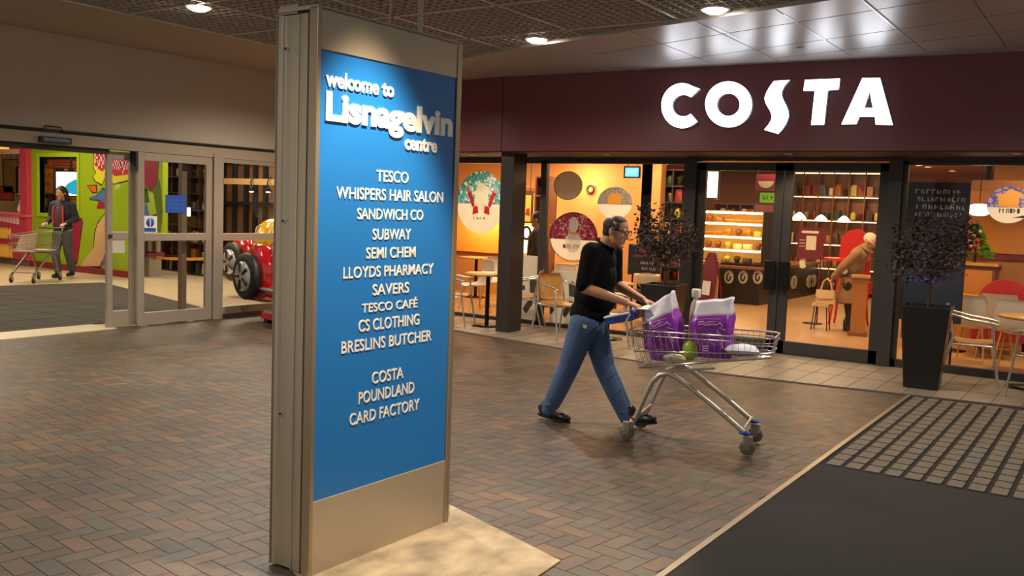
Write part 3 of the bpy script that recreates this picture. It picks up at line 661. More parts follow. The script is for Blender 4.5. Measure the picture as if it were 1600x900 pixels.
# ================================================================== LOADED TROLLEY
chrome = mat('chrome wire', '#c9c6c0', .22, .9); tubem = mat('trolley tube', '#c4beb2', .35, .6)
bluep = mat('blue plastic', '#1a3f9c', .4); redp = mat('red plastic', '#b01f1c', .4); rub = mat('grey rubber tyre', '#6b6354', .7, 0, .2, 20)
hous = mat('caster grey', '#8a8375', .5, .2)
def trolley(name, label, loc, rz, tube_m, wire_m, handle_m, cap_m, band_m, tyre_m, deep=False):
    t = thing(name, label, 'trolley', loc, rz)
    W = .245; W2 = .225
    def bz(x): return .555+(x-.05)*.16 if not deep else .52+(x-.05)*.12
    zt0, zt1 = (.83, .845) if not deep else (.93, .88)
    x0t, x0b, x1t, x1b = -.04, .05, 1.0, .97
    # basket frame and wires
    f = MB()
    def rim(z0, z1, xa, xb, wa, wb, r): f.tube([(xa, -wa, z0), (xb-.06, -wb, z1), (xb, -wb+.06, z1), (xb, wb-.06, z1), (xb-.06, wb, z1), (xa, wa, z0)], r, 8, True)
    rim(zt0, zt1, x0t, x1t, W, W2, .007); rim(zt0-.035, zt1-.035, x0t+.01, x1t, W, W2, .0045)
    rim(.675, .735, .005, .985, W-.01, W2-.005, .005); rim(bz(x0b), bz(x1b), x0b, x1b, W-.02, W2-.01, .008)
    f.build('basket_frame', wire_m, t)
    wv = MB(); n = 22
    for k in range(n+1):
        a = k/n; xb = x0b+(x1b-.06-x0b)*a; xt = x0t+(x1t-.06-x0t)*a
        for q in (-1, 1):
            wa = W+(W2-W)*a; wv.tube([(xt, q*wa, zt0+(zt1-zt0)*a), (xb, q*(wa-.018), bz(xb))], .0018, 5)
        wv.tube([(xb, -(W-.02), bz(xb)), (xb, W-.02, bz(xb))], .0018, 5)
    for k in range(9):
        y = -W+.03+k*(2*W-.06)/8
        wv.tube([(x0t, y, zt0), (x0b, y*.93, bz(x0b))], .0018, 5); wv.tube([(x1t, y*.85, zt1), (x1b, y*.8, bz(x1b))], .0018, 5); wv.tube([(x0b, y*.93, bz(x0b)), (x1b, y*.8, bz(x1b))], .0022, 5)
    for z in (.60, .64, .71, .75): wv.tube([(x0b-.02, -W+.01, z), (x0b-.02, W-.01, z)], .0018, 5)
    wv.build('basket_wires', wire_m, t)
    # bent tube legs on both sides
    for q in (-1, 1):
        y = q*.215; l = MB()
        ctrl = [(.0, .10), (.05, .20), (.10, .335), (.15, .455), (.205, .515), (.27, .530), (.33, .510), (.42, .455), (.56, .360), (.70, .262), (.83, .165)]
        l.tube([(x, y, z) for x, z in ctrl], .020, 10); lg = l.build('leg', tube_m, t)
        MB().tube([(.012, y, .135), (.030, y, .172)], .0215, 10).build('band', band_m, lg)
        MB().tube([(.012+.003, y, .142), (.022, y, .158)], .0222, 10).build('stripe', mat('print white', '#e6e2da', .5), lg)
        c = MB(); c.ell((.84, y, .158), (.045, .028, .016)); c.build('cap', cap_m, lg)
    for pa, pb, rr in (((.06, -.215, .20), (.06, .215, .20), .010), ((.23, -.215, .53), (.23, .215, .53), .012), ((.83, -.215, .19), (.83, .215, .19), .009), ((.20, -.20, .535), (.60, -.20, .60), .009), ((.20, .20, .535), (.60, .20, .60), .009)):
        MB().tube([pa, pb], rr, 8).build('cross_bar', tube_m, t)
    for x in (0, .86):
        for q in (-1, 1):
            y = q*.215; xo = x-.02 if x == 0 else x
            cs = MB(); cs.rbox(xo-.034, xo+.034, y-.028, y+.028, .075, .138, .02); cs.box(xo-.022, xo+.02, y-.022, y-.017, .045, .1); cs.box(xo-.022, xo+.02, y+.017, y+.022, .045, .1)
            cs.tube([(xo, y-.024, .056), (xo, y+.024, .056)], .007, 8)
            co = cs.build('caster', hous, t)
            MB().lathe([(.012, -.014), (.050, -.014), (.056, -.009), (.056, .009), (.050, .014), (.012, .014)], 24, (xo, y, .056), 'Y').build('wheel', tyre_m, co)
    # handle with its printed flap
    hx = -.02 if not deep else -.09; hz = .965 if not deep else 1.0
    for q in (-1, 1): MB().tube([(x0t, q*W, zt0), (x0t-.02, q*W, zt0+.06), (hx, q*W, hz)], .009, 8).build('handle_arm', tube_m, t)
    MB().tube([(hx, -W-.01, hz), (hx, W+.01, hz)], .0155, 12).build('handle', handle_m, t)
    return t
TR = math.radians(12)
tro = trolley('shopping_trolley', 'shallow wire shopping trolley holding purple carrier bags, pushed across the brick floor', (-3.06, 6.385, .006), TR, tubem, chrome, bluep, bluep, redp, rub)
TM = Matrix.Translation((-3.06, 6.385, .006)) @ Matrix.Rotation(TR, 4, 'Z')
# fold-down child seat flap, blue with a pale edge
fl_ = MB().prism([(-.02, -.20, .952), (-.02, .20, .952), (-.20, .19, .915), (-.24, .10, .895), (-.24, -.17, .895)], (0, 0, -.055)).build('seat_flap', bluep, tro)
MB().tube([(-.03, -.205, .955), (-.15, -.195, .925), (-.245, -.17, .898), (-.245, .10, .898)], .009, 8).build('edge', mat('pale edge', '#c6ccd6', .5), fl_)
MB().box(-.005, .075, -.15, .17, .978, .984).build('info_panel', mat('print white', '#e6e2da'), tro)
# goods: purple carrier bags
purple = mat('purple plastic', '#8e2fae', .3, 0, .3, 6, .5); btop = mat('white plastic film', '#dfd8e4', .35, 0, .15, 12, .3); bprint = mat('bag print', '#d9a9dd', .4)
def carrier(label, loc, rz, w_, d_, h_, lean, seed, slant_=0.0):
    t = thing('carrier_bag', label, 'bag', loc, rz, 'purple carrier bags')
    NS, NH = 40, 22; base = []; 
    def sh(u, v):
        a = 2*PI*u; e = .45; cx, sx = math.cos(a), math.sin(a)
        px = math.copysign(abs(cx)**e, cx)*w_/2; py_ = math.copysign(abs(sx)**e, sx)*d_/2
        k = 1+.10*math.sin(PI*min(v*1.15, 1))-.02; sq = 1-max(0, v-.62)/.38*.62
        p = V((px*k*(1-.05*v), py_*k*sq, v*h_))
        nn = noise.noise(V((px*9+seed, py_*9, v*h_*8)))*.022+noise.noise(V((px*22+seed, py_*22, v*h_*18)))*.010
        p += V((cx, sx, 0))*nn; p.z += (px/w_)*slant_*v+noise.noise(V((px*14+seed, v*3, 1)))*.012*v
        p.x += math.tan(math.radians(lean))*p.z
        return p
    split = 16
    for nm, r0, r1, m in (('bag_body', 0, split, purple), ('bag_top', split, NH, btop)):
        vs = []; fs = []
        for i in range(r0, r1+1):
            for k in range(NS): vs.append(sh(k/NS, i/NH))
        for i in range(r1-r0):
            for k in range(NS): fs.append((i*NS+k, i*NS+(k+1) % NS, (i+1)*NS+(k+1) % NS, (i+1)*NS+k))
        mb = MB().add(vs, fs, True)
        if r0 == 0: mb.add(vs[:NS], [tuple(range(NS))[::-1]])
        o = mb.build(nm, m, t)
        if r0: s2 = o.modifiers.new('th', 'SOLIDIFY'); s2.thickness = .002
    pr = MB()
    def onf(x, z, off=.004):   # front face point
        v = z/h_; best = min((sh(k/80, v) for k in range(40, 80)), key=lambda p: abs(p.x-math.tan(math.radians(lean))*p.z-x)); return best+V((0, -off, 0))
    def stroke(pts, r=.004): pr.tube([onf(x*w_, z*h_) for x, z in pts], r, 5)
    stroke([(-.1, .60), (.0, .635), (.12, .64), (.02, .60), (-.1, .57), (.1, .585), (.25, .61)])
    stroke([(.1, .50), (.22, .42), (.30, .30), (.33, .18)]); stroke([(.14, .50), (.27, .42), (.36, .30)], .003)
    stroke([(-.32, .62), (-.12, .63)], .005); stroke([(-.32, .585), (-.15, .59)], .005)
    stroke([(-.38, .66), (-.1, .68), (.2, .67)], .003); stroke([(-.05, .45), (.05, .38), (.0, .30), (.1, .22)], .0025); stroke([(.2, .62), (.33, .56), (.24, .53), (.38, .49)]); stroke([(-.15, .2), (.05, .2)], .006); stroke([(-.15, .16), (.05, .16)], .006); stroke([(-.15, .12), (.05, .12)], .006); stroke([(-.36, .5), (-.30, .35), (-.24, .2), (-.2, .1)], .003)
    pr.build('print', bprint, t); return t
def tw(x, y, z): return TM @ V((x, y, z))
carrier('purple carrier bag nearest the man, leaning back with a raised white top', tw(.225, -.05, .610), TR, .25, .24, .44, -11, 3.1, .16)
carrier('upright purple carrier bag at the front of the trolley with white top', tw(.535, .0, .660), TR, .29, .25, .42, 1, 8.7, .04)
bo = thing('bottle', 'cream plastic bottle standing between the two purple carrier bags', 'bottle', tw(.385, .085, .628), TR)
MB().lathe([(.0, 0), (.038, .0), (.042, .02), (.042, .34), (.034, .40), (.018, .43), (.016, .45), (0, .45)], 20).build('bottle_body', mat('cream plastic', '#c9b794', .4), bo)
MB().lathe([(0, .45), (.034, .45), (.034, .50), (.03, .512), (0, .512)], 20).build('cap', mat('white cap', '#dcd5c4', .4), bo)
ml = MB().ell((0, 0, 0), (.062, .05, .075)).build('fruit', mat('lime green skin', '#9bb52c', .4, 0, .2, 9)); ml.location = tw(.40, -.13, .70); tag(ml, 'lime green fruit lying between the purple carrier bags', 'fruit')
def packet(label, loc, rz, w_, d_, h_, m, seed, bandm=None):
    mb = MB(); n, k_ = 12, 8; vs = []; fs = []
    for s_ in (1, -1):
        for i in range(n+1):
            for k in range(k_+1):
                u, v = i/n*2-1, k/k_*2-1; e = (1-abs(u)**3)*(1-abs(v)**3)
                vs.append(V((u*w_/2, v*d_/2, h_/2+s_*(h_/2*(e**.6)+noise.noise(V((u*3+seed, v*3, s_)))*.008))))
    m1 = (n+1)*(k_+1)
    for s_ in range(2):
        for i in range(n):
            for k in range(k_):
                a = s_*m1+i*(k_+1)+k; q = (a, a+k_+1, a+k_+2, a+1); fs.append(q[::-1] if s_ else q)
    o = mb.add(vs, fs, True).build('packet', m); o.location = loc; o.rotation_euler = (0, 0, rz); return tag(o, label, 'packet', 'packets in the trolley')
packet('crumpled white paper packet at the front end of the trolley basket', tw(.76, -.07, .70), TR+.2, .24, .18, .07, mat('white paper', '#cfd2da', .6), 1)
packet('flat purple and pale packet on the basket floor under the front bag', tw(.70, .08, .668), TR, .30, .16, .06, mat('mauve film', '#8d5f9a', .35), 5)
packet('cream packet lying on the basket floor below the leaning bag', tw(.30, -.16, .606), TR-.1, .18, .08, .07, mat('cream packet', '#c8bf9a', .5), 9)
# ================================================================== CAFE TERRACE
ply = mat('bent plywood', '#a8763c', .4, 0, .2, 5, stretch=(1, 6, 1)); cal = mat('chair aluminium', '#c4bfb6', .25, .85); tabw = mat('beech table top', '#c08d4a', .35, 0, .18, 4, stretch=(1, 7, 1))
def shell(prof, w_, th, curve=.02, n=10):
    """bent sheet: profile in x,z swept across y with dished middle and rounded corners"""
    m = len(prof); vs = []; fs = []
    for s_ in (0, 1):
        for i, (x, z) in enumerate(prof):
            a = prof[min(i+1, m-1)]; b = prof[max(i-1, 0)]; t = V((a[0]-b[0], 0, a[1]-b[1])).normalized(); nn = V((-t.z, 0, t.x))
            e = min(i, m-1-i); wk = w_*(.86 if e == 0 else .96 if e == 1 else 1)
            for k in range(n+1):
                u = k/n*2-1; vs.append(V((x, u*wk/2, z))+nn*(s_*th)+V((0, 0, -curve*(1-u*u)*(1 if i > m*.45 else 0)))+V((-curve*(1-u*u)*(1 if i <= m*.45 else 0), 0, 0)))
    o = m*(n+1)
    for s_ in (0, 1):
        for i in range(m-1):
            for k in range(n):
                a = s_*o+i*(n+1)+k; q = (a, a+1, a+n+2, a+n+1); fs.append(q if s_ else q[::-1])
    for i in range(m-1):
        for k in (0, n): a = i*(n+1)+k; q = (a, a+n+1, o+a+n+1, o+a); fs.append(q if k == 0 else q[::-1])
    for i in (0, m-1):
        for k in range(n): a = i*(n+1)+k; q = (a, o+a, o+a+1, a+1); fs.append(q if i == 0 else q[::-1])
    return MB().add(vs, fs, True)
def cafe_chair(label, loc, rz):
    t = thing('cafe_chair', label, 'chair', loc, rz, 'plywood and aluminium cafe chairs')
    shell([(-.26, .83), (-.245, .76), (-.225, .66), (-.205, .56), (-.19, .50)], .42, .012).build('backrest', ply, t)
    shell([(-.185, .475), (-.16, .452), (-.08, .437), (.02, .437), (.12, .445), (.19, .452), (.215, .445)], .43, .012).build('seat', ply, t)
    for q in (-1, 1):
        y = q*.235
        MB().tube([(.27, y*1.05, 0), (.20, y, .44), (.185, y, .62), (.16, y, .66)], .0125, 8).build('leg', cal, t)
        MB().tube([(-.31, y*1.05, 0), (-.20, y*.98, .44), (-.195, y*.93, .52), (-.255, y*.88, .78)], .0125, 8).build('leg', cal, t)
        MB().tube([(.24, y, .652), (.16, y*1.03, .672), (-.05, y*1.03, .70), (-.20, y*.98, .735), (-.25, y*.88, .755)], [.012, .014, .014, .013, .012], 8).build('armrest', cal, t)
    f = MB().tube([(.185, -.235, .43), (.185, .235, .43)], .011, 8).tube([(-.2, -.23, .43), (-.2, .23, .43)], .011, 8).tube([(-.2, -.23, .43), (.185, -.235, .43)], .011, 8).tube([(-.2, .23, .43), (.185, .235, .43)], .011, 8)
    f.build('seat_frame', cal, t); return t
def cafe_table(label, loc, r=.34, h=.74):
    t = thing('cafe_table', label, 'table', loc, 0, 'round beech cafe tables')
    MB().lathe([(0, h-.03), (r-.015, h-.03), (r, h-.018), (r, h-.008), (r-.008, h), (0, h)], 36).build('tabletop', tabw, t)
    MB().lathe([(.03, .02), (.03, h-.04), (.10, h-.03)], 16).build('pedestal', mat('black metal', '#15130f'), t)
    b = MB().lathe([(0, 0), (.21, 0), (.21, .008), (.05, .022), (0, .024)], 28); b.build('base', MATS['black metal'], t); return t
pv = .008
cc = cafe_chair('plywood cafe chair by the round table between the blue sign and the charcoal post', (-7.98, 10.46, pv), math.radians(20))
CH = [((-7.13, 10.98, pv), 205, 'plywood cafe chair tucked against the charcoal post facing the round table'),
      ((-6.30, 10.62, pv), -20, 'plywood cafe chair behind the man in the black polo, by the cow print panel'),
      ((-5.42, 10.42, pv), 20, 'plywood cafe chair half hidden beyond the trolley handle'),
      ((-1.36, 10.98, pv), 8, 'plywood cafe chair side on beside the tall black planter with two visible legs'),
      ((-.60, 10.42, pv), 150, 'plywood cafe chair in front of the round table, cut by the picture edge')]
dup(cc, CH[0][0], math.radians(CH[0][1]), CH[0][2])
for lo, a, lb in CH[1:]: dup(cc, lo, math.radians(a), lb)
ct = cafe_table('round beech cafe table with chairs just beyond the blue directory sign', (-7.60, 10.78, pv), .33, .76)
dup(ct, (-.82, 11.08, pv), 0, 'round beech cafe table at the terrace edge beside the plywood chairs')
dup(ct, (-5.75, 10.95, pv), 0, 'round beech cafe table behind the walking man')
# --- planters with dark trees
potm = mat('black gloss planter', '#151312', .3, 0, .1, 5); soil = mat('soil', '#1d140e', .95, 0, .3, 30, .6); bark = mat('bark', '#33241a', .85, 0, .3, 20, .4)
def planter(label, loc, rz, h=.83, wt=.23, wb=.165):
    t = thing('planter', label, 'planter', loc, rz, 'tapered black planters')
    def ring(w_, z, r=.02):
        pl = []
        for cx, cy, a0 in ((w_-r, w_-r, 0), (-w_+r, w_-r, 90), (-w_+r, -w_+r, 180), (w_-r, -w_+r, 270)):
            for k in range(4): a = math.radians(a0+30*k); pl.append(V((cx+r*math.cos(a), cy+r*math.sin(a), z)))
        return pl
    rings = [ring(wb, 0), ring(wb+(wt-wb)*.5, h*.5), ring(wt, h), ring(wt+.008, h), ring(wt+.008, h+.02), ring(wt-.02, h+.02), ring(wt-.025, h-.05)]
    n = 16; vs = [p for r in rings for p in r]; fs = [tuple(range(n))[::-1]]
    for i in range(len(rings)-1):
        for k in range(n): fs.append((i*n+k, i*n+(k+1) % n, (i+1)*n+(k+1) % n, (i+1)*n+k))
    MB().add(vs, fs).build('pot', potm, t)
    MB().prism([p-V((0, 0, .05)) for p in ring(wt-.022, h)], (0, 0, .02)).build('soil', soil, t); return t
leafm = mat('dark maroon leaf', '#32211f', .55, 0, .5, 3)
def tree(label, loc, seed, h=1.05, r=.42, n=1700):
    R = random.Random(seed); t = thing('tree', label, 'tree', loc, 0, 'dark leaved potted trees')
    tr = MB(); tips = []
    tr.tube([(0, 0, 0), (.01, .0, .25), (-.01, .01, .5), (.0, 0, .8)], [.017, .015, .013, .009], 8)
    for k in range(16):
        a = R.uniform(0, 2*PI); z0 = R.uniform(.25, .72); l = R.uniform(.22, .42); z1 = z0+R.uniform(.12, .35)
        e = V((math.cos(a)*l, math.sin(a)*l, z1)); mid = V((math.cos(a)*l*.45, math.sin(a)*l*.45, z0+(z1-z0)*.65))
        tr.tube([(0, 0, z0), mid, e], [.008, .005, .002], 6); tips += [e, mid.lerp(e, .5), mid]
    tr.build('trunk', bark, t)
    lf = MB(); 
    for k in range(n):
        c = R.choice(tips)+V((R.gauss(0, .085), R.gauss(0, .085), R.gauss(.02, .09)))
        if c.xy.length > r or c.z > h: c = V((c.x*.8, c.y*.8, min(c.z, h-R.uniform(0, .1))))
        d = V((R.uniform(-1, 1), R.uniform(-1, 1), R.uniform(-.8, .6))).normalized(); s_ = d.orthogonal().normalized(); nn = d.cross(s_); L = R.uniform(.03, .055)
        s_ = s_*L*.36; lf.add([c-d*L*.5, c-d*L*.1+s_+nn*.004, c+d*L*.55, c-d*L*.1-s_+nn*.004], [(0, 1, 2, 3)])
    lf.build('foliage', leafm, t); return t
p2 = at(1443, 560, 10.25); planter('tall black tapered planter standing beside the glass doors', (-1.715, 10.30, pv), math.radians(4))
tree('dark leaved tree in the planter beside the window with the blue chalkboard', (-1.715, 10.30, .80), 4, 1.02, .40)
planter('black tapered planter behind the loaded trolley', (-4.83, 10.66, pv), math.radians(4), .80)
tree('dark leaved tree in the planter behind the loaded trolley', (-4.83, 10.66, .77), 9, 1.06, .40)
# --- printed panels and stickers inside the glass
YS = 11.47
def disc(name, label, px, py, rx, ry, low_m, up_m, split, rim=None, group='round window stickers'):
    c = at(px, py, YS); r0 = abs(at(px+rx, py, YS).x-at(px-rx, py, YS).x)/2; r1 = abs(at(px, py-ry, YS).z-at(px, py+ry, YS).z)/2
    t = thing(name, label, 'sticker', (c.x, YS+.012, c.z), 0, group)
    def seg(a0, a1, yo, th, m, nm, k=1.0):
        pts = [V((r0*k*math.cos(math.radians(a0+(a1-a0)*i/40)), yo, r1*k*math.sin(math.radians(a0+(a1-a0)*i/40)))) for i in range(41)]
        MB().prism(pts, (0, -th, 0)).build(nm, m, t)
    a = math.degrees(math.asin(split))
    seg(180-a, 360+a, 0, .003, low_m, 'disc') if up_m else MB().prism([V((r0*math.cos(2*PI*i/60), 0, r1*math.sin(2*PI*i/60))) for i in range(60)], (0, -.003, 0)).build('disc', low_m, t)
    if up_m: seg(a, 180-a, 0, .003, up_m, 'ornament')
    if rim: MB().tube([V((r0*math.cos(2*PI*i/60), -.004, r1*math.sin(2*PI*i/60))) for i in range(60)], .005, 6, True).build('rim', rim, t)
    return t, r0, r1
def sp_(t, pts, m, nm, yo=-.0045, th=.0015): return MB().prism([V((x, yo, z)) for x, z in pts], (0, -th, 0)).build(nm, m, t)
def oval(cx, cz, a, b, n=24): return [(cx+a*math.cos(2*PI*i/n), cz+b*math.sin(2*PI*i/n)) for i in range(n)]
def glyphs(t, x0, x1, z, h, m, k=5, seed=1):
    R = random.Random(seed); mb = MB(); st_ = (x1-x0)/k
    for i in range(k):
        x = x0+i*st_; mb.box(x, x+st_*.28, -.0062, -.0045, z, z+h)
        if R.random() < .7: mb.box(x+st_*.28, x+st_*.7, -.0062, -.0045, z+h*R.choice((0, .4, .8)), z+h*R.choice((.2, .6, 1)))
        if R.random() < .5: mb.box(x+st_*.5, x+st_*.75, -.0062, -.0045, z, z+h)
    mb.build('lettering', m, t)
pw = mat('sticker white', '#f2eee4', .5, trans=.7); pred = mat('sticker red', '#c0261c', .5, trans=.3); pmar = mat('sticker maroon', '#7a1426', .5, trans=.2); pyel = mat('sticker orange', '#d8922a', .5, trans=.3); pblk = mat('sticker black', '#1c1614', .5)
t, a, b = disc('window_sticker', 'large winter scene disc with red mittens and cyan branches behind the glass', 750, 316, 37, 49, pw, voro('cyan branches', '#2c8f96', '#eaf6f4', 18, .05, .5, .75, '#8fd4dc'), -.05)
sp_(t, oval(.02, .09, a*.28, b*.42), mat('pale cream print', '#f3e9cc', .5, trans=.5), 'cup_print')
for q in (-1, 1):
    sp_(t, [(.02+q*.12, -.05), (.02+q*.17, -.08), (.02+q*.24, .08), (.02+q*.30, .20), (.02+q*.24, .23), (.02+q*.17, .10)], pred, 'red_print'); sp_(t, oval(.02+q*.26, .19, .05, .05), pw, 'mitten_cuff', -.006)
    sp_(t, [(.02+q*.05, -.16), (.02+q*.16, -.19), (.02+q*.15, -.07), (.02+q*.07, -.05)], pred, 'red_print')
glyphs(t, -.12, .12, -.26, .04, mat('sticker green', '#7c9a3c', .5), 4, 2)
t, a, b = disc('window_sticker', 'grey transparent disc, smallest of the round window stickers', 887, 290, 22, 22, mat('grey film', '#cdc2b0', .4, 0, .15, 5, trans=.5), None, 0, mat('film rim', '#5a4c3e', .5))
t, a, b = disc('window_sticker', 'white and crimson disc with a white gourd shape and snowy cells behind the man', 895, 370, 37, 38, pw, voro('crimson cells', '#7d1226', '#c98a92', 22, .11, .5, .35, '#a8384c'), -.12, MATS['sticker black'] )
sp_(t, oval(-.0, .17, a*.20, b*.33), pw, 'white_print'); sp_(t, oval(-.0, -.08, a*.34, b*.42), pw, 'white_print', -.0050); sp_(t, [(-.09, .08), (.09, .06), (.11, .03), (-.08, .04)], pyel, 'scarf_print', -.0066)
glyphs(t, -.16, .12, -.17, .06, pmar, 5, 3); sp_(t, [(.13, -.22), (.22, -.17), (.27, -.10), (.22, -.13), (.12, -.24)], pmar, 'tail_print', -.0066)
t, a, b = disc('window_sticker', 'pale disc with an orange house shape behind the head of the man', 960, 317, 27, 25, pw, voro('lilac cells', '#8d8a96', '#b8aa96', 17, .06, .5, .6), -.1)
sp_(t, [(-.10, -.02), (.10, -.02), (.10, .06), (.14, .06), (.05, .13), (.0, .12), (-.05, .14), (-.12, .06)], pyel, 'house_print')
t, a, b = disc('window_sticker', 'white and violet disc with an orange bird shape over the beech table', 1576, 320, 35, 29, pw, voro('violet cells', '#5a5290', '#a893b4', 16, .09, .5, .4, '#7c6a9a'), -.15)
sp_(t, [(-.10, -.02), (.09, -.03), (.10, .08), (.16, .10), (.07, .15), (-.01, .17), (-.04, .12), (-.14, .11), (-.10, .07)], pyel, 'bird_print'); glyphs(t, -.09, .12, -.09, .05, pblk, 6, 5)
sp_(t, [(.04, -.14), (.16, -.11), (.24, -.07), (.22, -.10), (.15, -.14)], pblk, 'tail_print', -.0066)
# cow print screens low behind the glass
cow = voro('cow print', '#cdbfa6', '#35302b', 4.2, .14, .6, 0, '#cdbfa6')
def cowp(label, px0, px1, py0, py1):
    x0 = at(px0, (py0+py1)/2, 11.62).x; x1 = at(px1, (py0+py1)/2, 11.62).x; z1 = at((px0+px1)/2, py0, 11.62).z
    t = thing('cow_print_screen', label, 'screen', ((x0+x1)/2, 11.66, .004), 0, 'cow print screens'); hw = (x1-x0)/2
    o = MB().rbox(-hw, hw, -.015, .015, 0, z1, .01).build('panel', cow, t)
    for q in (-1, 1): MB().box(q*hw*.8-.02, q*hw*.8+.02, -.12, .12, -.0, .02).build('foot', MATS['black metal'], t)
cowp('cow print screen standing behind the window next to the charcoal post', 806, 842, 400, 505); cowp('cow print screen behind the glass under the crimson disc', 858, 912, 425, 505)
# ================================================================== COFFEE SHOP INTERIOR
def pw_(px0, py0, px1, py1, Y):
    cx, cy = (px0+px1)/2, (py0+py1)/2
    return at(px0, cy, Y).x, at(px1, cy, Y).x, at(cx, py1, Y).z, at(cx, py0, Y).z
def board(name, label, cat, px0, py0, px1, py1, Y, face, frame=None, d=.03, group=None, hold=None, top=2.78):
    x0, x1, z0, z1 = pw_(px0, py0, px1, py1, Y)
    t = thing(name, label, cat, ((x0+x1)/2, Y, (z0+z1)/2), 0, group); a, b = (x1-x0)/2, (z1-z0)/2
    MB().box(-a, a, 0, d, -b, b).build('face', face, t)
    if frame:
        f = .025; MB().box(-a-f, -a, -.01, d, -b-f, b+f).box(a, a+f, -.01, d, -b-f, b+f).box(-a, a, -.01, d, b, b+f).box(-a, a, -.01, d, -b-f, -b).build('frame', frame, t)
    if hold == 'hang':
        for q in (-.7, .7): MB().tube([(q*a, .015, b), (q*a, .015, top-t.location.z)], .005, 6).build('hanger', MATS['black metal'], t)
    if hold == 'legs':
        for q in (-.8, .8): MB().tube([(q*a, .02, -b), (q*a, .02, .006-t.location.z)], .014, 8).build('leg', MATS['black metal'], t)
    return t, a, b
def scribble(t, a, b, m, rows=4, seed=1, x0=-.8, x1=.8, z0=-.6, z1=.7, nm='lettering', h=.5):
    R = random.Random(seed); mb = MB()
    for r in range(rows):
        z = (z1-(z1-z0)*(r+.5)/rows)*b; hh = (z1-z0)/rows*b*h; x = (x0+R.uniform(0, .25))*a; xe = (x1-R.uniform(0, .25))*a
        while x < xe:
            w_ = R.uniform(.5, 1.1)*hh; mb.box(x, x+w_*.25, -.004, 0, z-hh/2, z+hh/2)
            if R.random() < .7: q = R.choice((-.5, -.1, .3)); mb.box(x+w_*.25, x+w_*.8, -.004, 0, z+q*hh, z+(q+.2)*hh)
            if R.random() < .4: mb.box(x+w_*.6, x+w_*.8, -.004, 0, z-hh/2, z+hh*.3)
            x += w_*1.25
    return mb.build(nm, m, t)
wood = mat('brown wood', '#7a4a24', .5, 0, .25, 6, stretch=(1, 1, .12)); dwood = mat('dark wood', '#2f1f15', .55, 0, .2, 6)
glow = mat('amber glow panel', '#f2a93c', .6, 0, .05, 2); lit = mat('lit white sheet', '#fff2d8', .5, emit=2.2, ecol='#ffe9c0')
chalkw = mat('chalk', '#d8d2c6', .8); maroon = mat('maroon board', '#6b1626', .5)
def lampglow(loc, e, r=.12): light('accent_fill_lamp', 'POINT', loc, e, WARM, r)
# amber panel painting the glow of the lit wall behind the winter disc, framed picture, round lamp signs
t, a, b = board('glow_panel', 'wide amber glow panel standing in for the lit wall behind the winter scene disc', 'panel', 700, 300, 852, 396, 14.96, glow, mat('dark red frame', '#5a1a12', .5))
t, a, b = board('menu_lightbox', 'white lightbox with a black ring mark beside the charcoal post', 'lightbox', 806, 352, 842, 396, 14.1, lit, hold='legs'); 
p = at(823, 364, 14.1); rg = MB().tube([(.085*math.cos(2*PI*i/28)+p.x-t.location.x, -.01, .11*math.sin(2*PI*i/28)+p.z-t.location.z) for i in range(28)], .022, 8, True); rg.build('ring_mark', mat('ink black', '#17120f', .6), t)
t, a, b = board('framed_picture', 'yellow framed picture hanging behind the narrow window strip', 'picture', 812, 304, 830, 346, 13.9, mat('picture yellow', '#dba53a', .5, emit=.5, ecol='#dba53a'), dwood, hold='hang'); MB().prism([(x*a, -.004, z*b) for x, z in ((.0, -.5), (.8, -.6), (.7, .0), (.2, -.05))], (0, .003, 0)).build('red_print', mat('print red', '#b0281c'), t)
t, a, b = board('ring_sign', 'small black ring sign on the tan cafe wall', 'sign', 917, 290, 929, 302, 14.96, mat('tan plate', '#b98746', .5)); MB().tube([(.065*math.cos(2*PI*i/24), -.012, .065*math.sin(2*PI*i/24)) for i in range(24)], .022, 8, True).build('ring_mark', MATS['ink black'], t)
lampglow(tuple(at(915, 292, 14.75)), 14)
for px in (730, 765, 822): lampglow(tuple(at(px, 345, 14.55)), 16)
# picture rail shelves on the narrow strip
def shelf_unit(name, label, px0, py0, px1, py1, Y, rows, cols, m, depth=.32, back=None, lamp=False):
    x0, x1, z0, z1 = pw_(px0, py0, px1, py1, Y); z0 = max(z0, .004)
    t = thing(name, label, 'shelf', ((x0+x1)/2, Y, z0), 0); a = (x1-x0)/2; H = z1-z0; th = .03
    MB().box(-a, -a+th, 0, depth, 0, H).build('side_panel', m, t); MB().box(a-th, a, 0, depth, 0, H).build('side_panel', m, t)
    MB().box(-a, a, depth-.02, depth, 0, H).build('back_panel', back or m, t)
    for r in range(rows+1): z = H*r/rows; MB().box(-a+th, a-th, 0, depth-.02, max(0, z-th), max(th, z)).build('shelf_board', m, t)
    for c in range(1, cols): x = -a+2*a*c/cols; MB().box(x-.012, x+.012, .01, depth-.02, th, H-th).build('divider', m, t)
    if lamp:
        for r in range(1, rows+1): z = H*r/rows-th; MB().box(-a+.06, a-.06, .04, .07, z-.018, z).build('strip_light', mat('cool warm strip', '#ffffff', .4, emit=5, ecol='#ffd890'), t)
    return t, a, H, x0, x1, z0, z1
